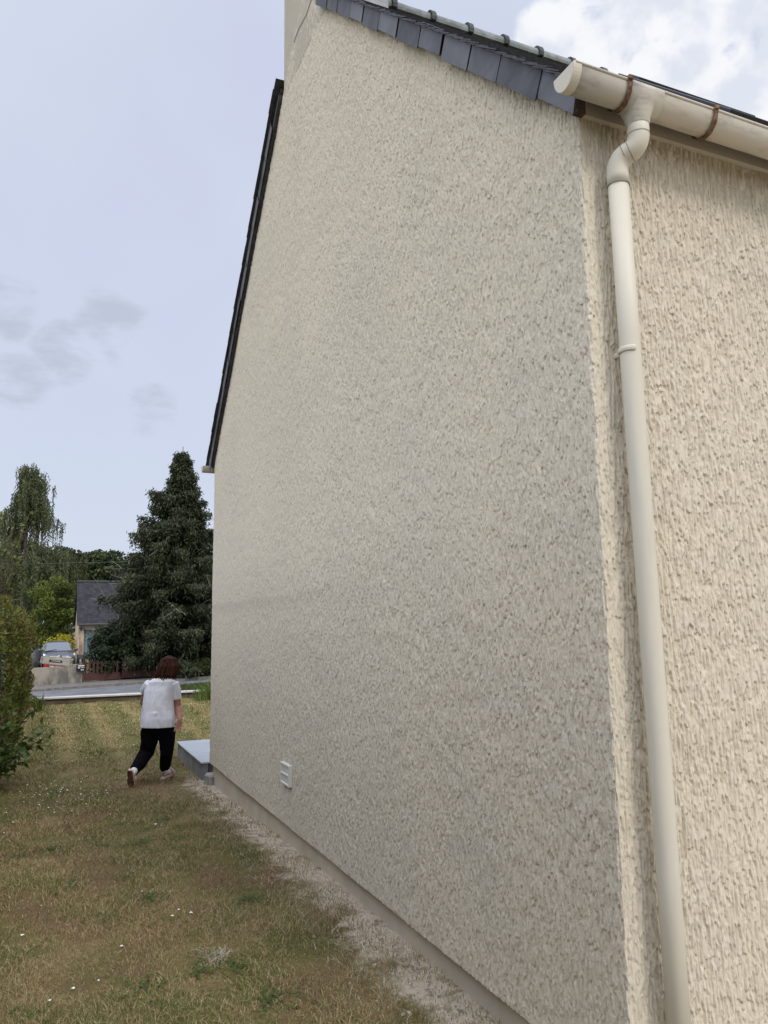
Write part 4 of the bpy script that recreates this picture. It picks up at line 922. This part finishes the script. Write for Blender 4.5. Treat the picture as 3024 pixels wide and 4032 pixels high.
cb = MB(); pts = [D(px_, 2222 - .024 * (px_ - 70) + .00004 * (px_ - 280) ** 2 * .3, 43.5) for px_ in (-900, -400, 70, 280, 490, 800, 1200, 2000)]
cab = thing('overhead_cable', 'thin black overhead cable crossing before the skyline wood', 'cable', pts[2]); under(cb.tube(pts, .018, 5).build('wire', black_metal), cab)

# ------------------------------------------------------------------ the walking person
def zp(zx, zy, d): return Vector(D(450 + zx / 3.6875, 2550 + zy / 3.6875, d).tolist())
skin = mat('skin', (.42, .22, .16), .6, (.36, .17, .12), 20); hair_m = mat('brown_hair', (.016, .007, .004), .65, (.06, .024, .011), 70, stretch=(1, 1, .15), spec=.12)
tee_m = mat('white_tshirt', (.74, .74, .78), .9, (.70, .70, .75), 4); jog_m = mat('black_joggers', (.006, .006, .008), .95, spec=.04)
sock_m = mat('white_sock', (.7, .66, .62), .9); sole_m = mat('worn_sole', (.25, .16, .12), .9, (.10, .06, .045), 22); slide_m = mat('pink_slider', (.66, .48, .42), .6)
def cloth_bump(m, scale, dist, stretch):
    t = m.node_tree; b = t.nodes['Principled BSDF']; g = t.nodes.new('ShaderNodeNewGeometry').outputs['Position']; bn = t.nodes.new('ShaderNodeBump'); bn.inputs['Distance'].default_value = dist
    t.links.new(noise_n(t, map_n(t, g, stretch), scale, 2, .5, 1.2), bn.inputs['Height']); t.links.new(bn.outputs[0], b.inputs['Normal'])
cloth_bump(tee_m, 5.5, .035, (1, 1, .4)); cloth_bump(jog_m, 9, .03, (1, 1, .8))
base = zp(690, 1895, 9.93); pr = thing('person', 'person in white t-shirt and black joggers walking away across the lawn', 'person', (base.x, base.y, 0))
RT = Vector((.918, -.397, 0)); FW = Vector((.36, .93, 0)).normalized()
def sub(o): return under(o, pr)
sR, sL = zp(885, 520, 9.74), zp(492, 520, 9.74); eR, wR = zp(922, 850, 9.76), zp(955, 1060, 9.62)
eL, wL = zp(415, 800, 9.84), zp(480, 860, 9.6 + .45)
hR, kR, aR = zp(775, 1230, 9.74), zp(758, 1510, 9.68), zp(738, 1790, 9.90)
hL, kL, aL = zp(515, 1230, 9.68), zp(465, 1520, 9.70), zp(268, 1815, 9.33)
neck = zp(735, 400, 9.72); hd = zp(800, 265, 9.80)
B_ = MB()
B_.tube([neck + Vector((0, 0, -.12)), neck, hd + Vector((0, 0, -.04))], [.07, .055, .055], 12)
B_.ball(hd, (.078, .095, .115), 18, 14)
hdF = (RT * .75 + FW * .65).normalized()                 # where the face looks
B_.tube([hd + hdF * .08 + Vector((0, 0, .01)), hd + hdF * .115 + Vector((0, 0, -.025)), hd + hdF * .095 + Vector((0, 0, -.035))], [.012, .016, .010], 8)   # nose
B_.ball(hd + hdF * .065 + Vector((0, 0, -.085)), (.035, .035, .03), 10, 8)                 # chin
B_.tube([hd + hdF * .085 + Vector((0, 0, -.055)) - RT * .02, hd + hdF * .093 + Vector((0, 0, -.055)) + RT * .01], .009, 8)  # lips
for s in (-1, 1): B_.ball(hd + hdF.cross(Vector((0, 0, 1))) * .078 * s, (.014, .02, .03), 8, 6)
B_.ellipse_loft([(zp(690, 480, 9.74), RT, FW, .11, .065), (zp(665, 620, 9.72), RT, FW, .145, .09), (zp(650, 900, 9.70), RT, FW, .165, .11), (zp(645, 1150, 9.70), RT, FW, .19, .12)], 20)
B_.tube([sR, sR.lerp(eR, .5), eR, eR.lerp(wR, .3), wR], [.045, .046, .043, .045, .028], 12)
B_.tube([sL, sL.lerp(eL, .5), eL, eL.lerp(wL, .4), wL], [.044, .044, .042, .04, .026], 12)
def hand(w, tip, side):
    d = (tip - w).normalized(); s = RT if abs(d.dot(RT)) < .8 else FW; s = (s - d * s.dot(d)).normalized(); nrm = d.cross(s)
    pc = w + d * .045; B_.ellipse_loft([(w - d * .01, s, nrm, .024, .02), (w + d * .03, s, nrm, .036, .016), (w + d * .085, s, nrm, .038, .013)], 14)
    for i, L in enumerate((.066, .075, .07, .055)):
        o = (i - 1.5) * .019; p0 = w + d * .07 + s * o; sp = s * (i - 1.5) * .006; curl = nrm * side
        B_.tube([p0, p0 + d * L * .45 + sp + curl * .010 * (1 + .4 * i), p0 + d * L * .8 + sp * 1.5 + curl * .028 * (1 + .15 * i), p0 + d * L * .93 + sp * 1.5 + curl * .045], [.0095, .009, .0082, .007], 8)
    th0 = w + d * .022 - s * .026; B_.tube([th0, th0 - s * .022 + d * .022, th0 - s * .030 + d * .05], [.012, .0105, .008], 8)
hand(wR, zp(925, 1235, 9.60), 1); hand(wL, wL + FW * .1 + Vector((0, 0, .02)) + RT * .03, 1)
B_.tube([hR, kR, aR], [.07, .045, .033], 12); B_.tube([hL, kL, aL], [.07, .045, .033], 12)
# feet
heelR, toeR = Vector((float(onz(640, 3062, .03)[0]), float(onz(640, 3062, .03)[1]), .03)), Vector((float(onz(690, 3044, .03)[0]), float(onz(690, 3044, .03)[1]), .03))
toeR = heelR + (toeR - heelR).normalized() * .24
B_.tube([aR, heelR.lerp(toeR, .15) + Vector((0, 0, .045)), heelR.lerp(toeR, .6) + Vector((0, 0, .03)), toeR + Vector((0, 0, .02))], [.036, .04, .035, .02], 12)
toeL = zp(240, 2020, 9.36); heelL = zp(228, 1800, 9.22); 
B_.tube([aL, heelL.lerp(toeL, .12) + FW * .05, heelL.lerp(toeL, .6) + FW * .04, toeL + FW * .015], [.036, .038, .034, .022], 12)
body = sub(B_.build('body', skin, remesh=.0045, soft=2))
# hair: a bob, crown to shoulders
hb = MB(); hb.ball(hd + Vector((0, 0, .008)) - hdF * .012, (.090, .098, .120), 20, 14)
hb.ellipse_loft([(zp(806, 150, 9.79), RT, FW, .07, .08), (zp(803, 195, 9.79), RT, FW, .094, .09), (zp(785, 260, 9.77), RT, FW, .108, .095), (zp(765, 335, 9.75), RT, FW, .112, .085), (zp(735, 395, 9.72), RT, FW, .10, .05)], 24)
hr = sub(hb.build('hair', hair_m, remesh=.007, soft=4))
hs = MB(); hs2 = MB(); r2 = random.Random(9)
for i in range(420):
    az = r2.uniform(-2.35, 2.35); back = -hdF; sd_ = hdF.cross(Vector((0, 0, 1)))
    d = (back * math.cos(az) + sd_ * math.sin(az)).normalized(); top = hd + Vector((0, 0, .128)) - hdF * .01 + sd_ * r2.uniform(-.02, .02)
    j_ = r2.uniform(-.008, .012); p1 = hd + d * (.088 + j_) + Vector((0, 0, .085)); p2 = hd + d * (.118 + j_) + Vector((0, 0, .0)); fall = .20 + r2.uniform(-.06, .035) - .02 * abs(az)
    lean = -RT * .055 * (.5 + .5 * r2.random()); p3 = hd + d * (.126 + j_) + lean * .6 + Vector((0, 0, -.10)); p4 = hd + d * (.112 + r2.uniform(-.03, .025)) + lean * 1.6 + Vector((0, 0, -fall))
    (hs if i % 3 else hs2).tube([top, p1, p2, p3, p4], [.004, .007, .009, .009, .0025], 4)
o = hs.build('hair_strands', hair_m); o.parent = hr
o = hs2.build('auburn_strands', mat('auburn_hair', (.065, .027, .013), .6, spec=.15)); o.parent = hr
# glasses arm
# t-shirt with sleeves
tm = MB()
rows = [(425, 640, 790, 9.72, .06), (452, 560, 850, 9.73, .08), (490, 505, 893, 9.73, .10), (550, 470, 900, 9.74, .12), (620, 446, 872, 9.73, .135), (760, 428, 852, 9.71, .15), (900, 412, 866, 9.69, .16), (1020, 398, 886, 9.67, .172), (1148, 390, 893, 9.66, .18)]
tm.ellipse_loft([(zp((a + b2_) / 2, zy, d), RT, FW, (b2_ - a) / 2 * .00088, dp2) for zy, a, b2_, d, dp2 in rows], 30, .85)
tm.tube([zp(852, 515, 9.73), zp(893, 620, 9.745), zp(905, 742, 9.75)], [.072, .064, .060], 16)
tm.tube([zp(515, 525, 9.73), zp(455, 590, 9.76), zp(430, 640, 9.79)], [.064, .058, .054], 16)
def fold(pts, rad):
    P = []
    for zx, zy in pts:
        a_ = np.interp(zy, [r_[0] for r_ in rows], [r_[1] for r_ in rows]); b_ = np.interp(zy, [r_[0] for r_ in rows], [r_[2] for r_ in rows]); d_ = np.interp(zy, [r_[0] for r_ in rows], [r_[3] for r_ in rows]); q_ = np.interp(zy, [r_[0] for r_ in rows], [r_[4] for r_ in rows])
        u_ = (zx - (a_ + b_) / 2) / ((b_ - a_) / 2); P.append(zp(zx, zy, d_) - FW * (q_ * max(0, 1 - u_ * u_) ** .5 - .003))
    n_ = len(P); tm.tube(P, [rad * math.sin(math.pi * (i + .5) / n_) for i in range(n_)], 8)
for f_ in ([(500, 990), (570, 945), (660, 930), (760, 925), (850, 940)], [(560, 975), (640, 950), (740, 955), (830, 985)], [(480, 945), (505, 1000), (545, 1060), (560, 1080)], [(800, 960), (835, 1010), (870, 1060), (885, 1090)], [(760, 990), (790, 1040), (830, 1090)],
           [(545, 560), (525, 660), (515, 780), (500, 900)], [(600, 560), (585, 680), (565, 800), (550, 880)], [(660, 600), (640, 700), (610, 820)], [(740, 620), (765, 720), (790, 830)], [(830, 560), (825, 660), (845, 780)], [(690, 820), (720, 860), (780, 880)]): fold(f_, .013)
tee = sub(tm.build('tshirt', tee_m, remesh=.006, soft=7))
tx_ = bpy.data.textures.new('folds', 'CLOUDS'); tx_.noise_scale = .11; md = tee.modifiers.new('folds', 'DISPLACE'); md.texture = tx_; md.strength = .008; md.texture_coords = 'GLOBAL'
# joggers
jm = MB()
jm.ellipse_loft([(zp(640, 1100, 9.67), RT, FW, .19, .14), (zp(636, 1180, 9.68), RT, FW, .205, .15), (zp(636, 1245, 9.69), RT, FW, .198, .14), (zp(640, 1290, 9.70), RT, FW, .12, .09)], 26)
jm.tube([zp(752, 1210, 9.7), zp(765, 1350, 9.69), zp(762, 1500, 9.68), zp(748, 1640, 9.78), zp(735, 1725, 9.86), zp(728, 1765, 9.89)], [.115, .098, .082, .074, .066, .046], 20)
jm.tube([zp(520, 1210, 9.68), zp(510, 1370, 9.69), zp(465, 1520, 9.70), zp(370, 1680, 9.55), zp(285, 1790, 9.38)], [.118, .105, .092, .080, .060], 20)
jo = sub(jm.build('joggers', jog_m, remesh=.007, soft=3))
md = jo.modifiers.new('folds', 'DISPLACE'); md.texture = tx_; md.strength = .018; md.texture_coords = 'GLOBAL'
# socks
for a_, p_ in ((aR, [aR + Vector((0, 0, .05)), aR, heelR.lerp(toeR, .2) + Vector((0, 0, .05)), heelR.lerp(toeR, .62) + Vector((0, 0, .037))]), (aL, [aL + (kL - aL).normalized() * .05, aL, heelL.lerp(toeL, .15) + FW * .055, heelL.lerp(toeL, .6) + FW * .045])):
    sub(MB().tube(p_, [.045, .044, .044, .038], 14).build('sock', sock_m, remesh=.006, soft=3))
def sole(h, t_, upv, m, m2, strap=True):
    d = (t_ - h).normalized(); L = (t_ - h).length; s = d.cross(upv).normalized(); prof_ = [(-.02, .018), (.0, .03), (.06, .036), (.12, .034), (.18, .043), (.225, .042), (.255, .03), (.268, .012)]
    pts = [h + d * a + s * w_ for a, w_ in prof_] + [h + d * a - s * w_ for a, w_ in prof_[::-1]]
    b = MB(); b.loft([[p for p in pts], [p + upv * .028 for p in pts]]); so_ = sub(b.build('slider', m, bevel=.005))
    b = MB(); c = h + d * .17; b.tube([c + s * .045 + upv * .02, c + s * .045 + upv * .06, c + upv * .088, c - s * .045 + upv * .06, c - s * .045 + upv * .02], .012, 8, flat=2.2); o = b.build('strap', m, None, smooth=True); o.parent = so_
    pts2 = [p + (h + d * .12 - p) * .06 - upv * .003 for p in pts]; b = MB(); b.loft([pts2, [p + upv * .004 for p in pts2]]); o = b.build('sole', m2); o.parent = so_
sole(heelR - Vector((0, 0, .028)), toeR, Vector((0, 0, 1)), slide_m, sole_m)
dL = (toeL - heelL).normalized(); upL = (FW - dL * FW.dot(dL)).normalized(); sole(heelL - upL * .0, toeL, upL, slide_m, sole_m)
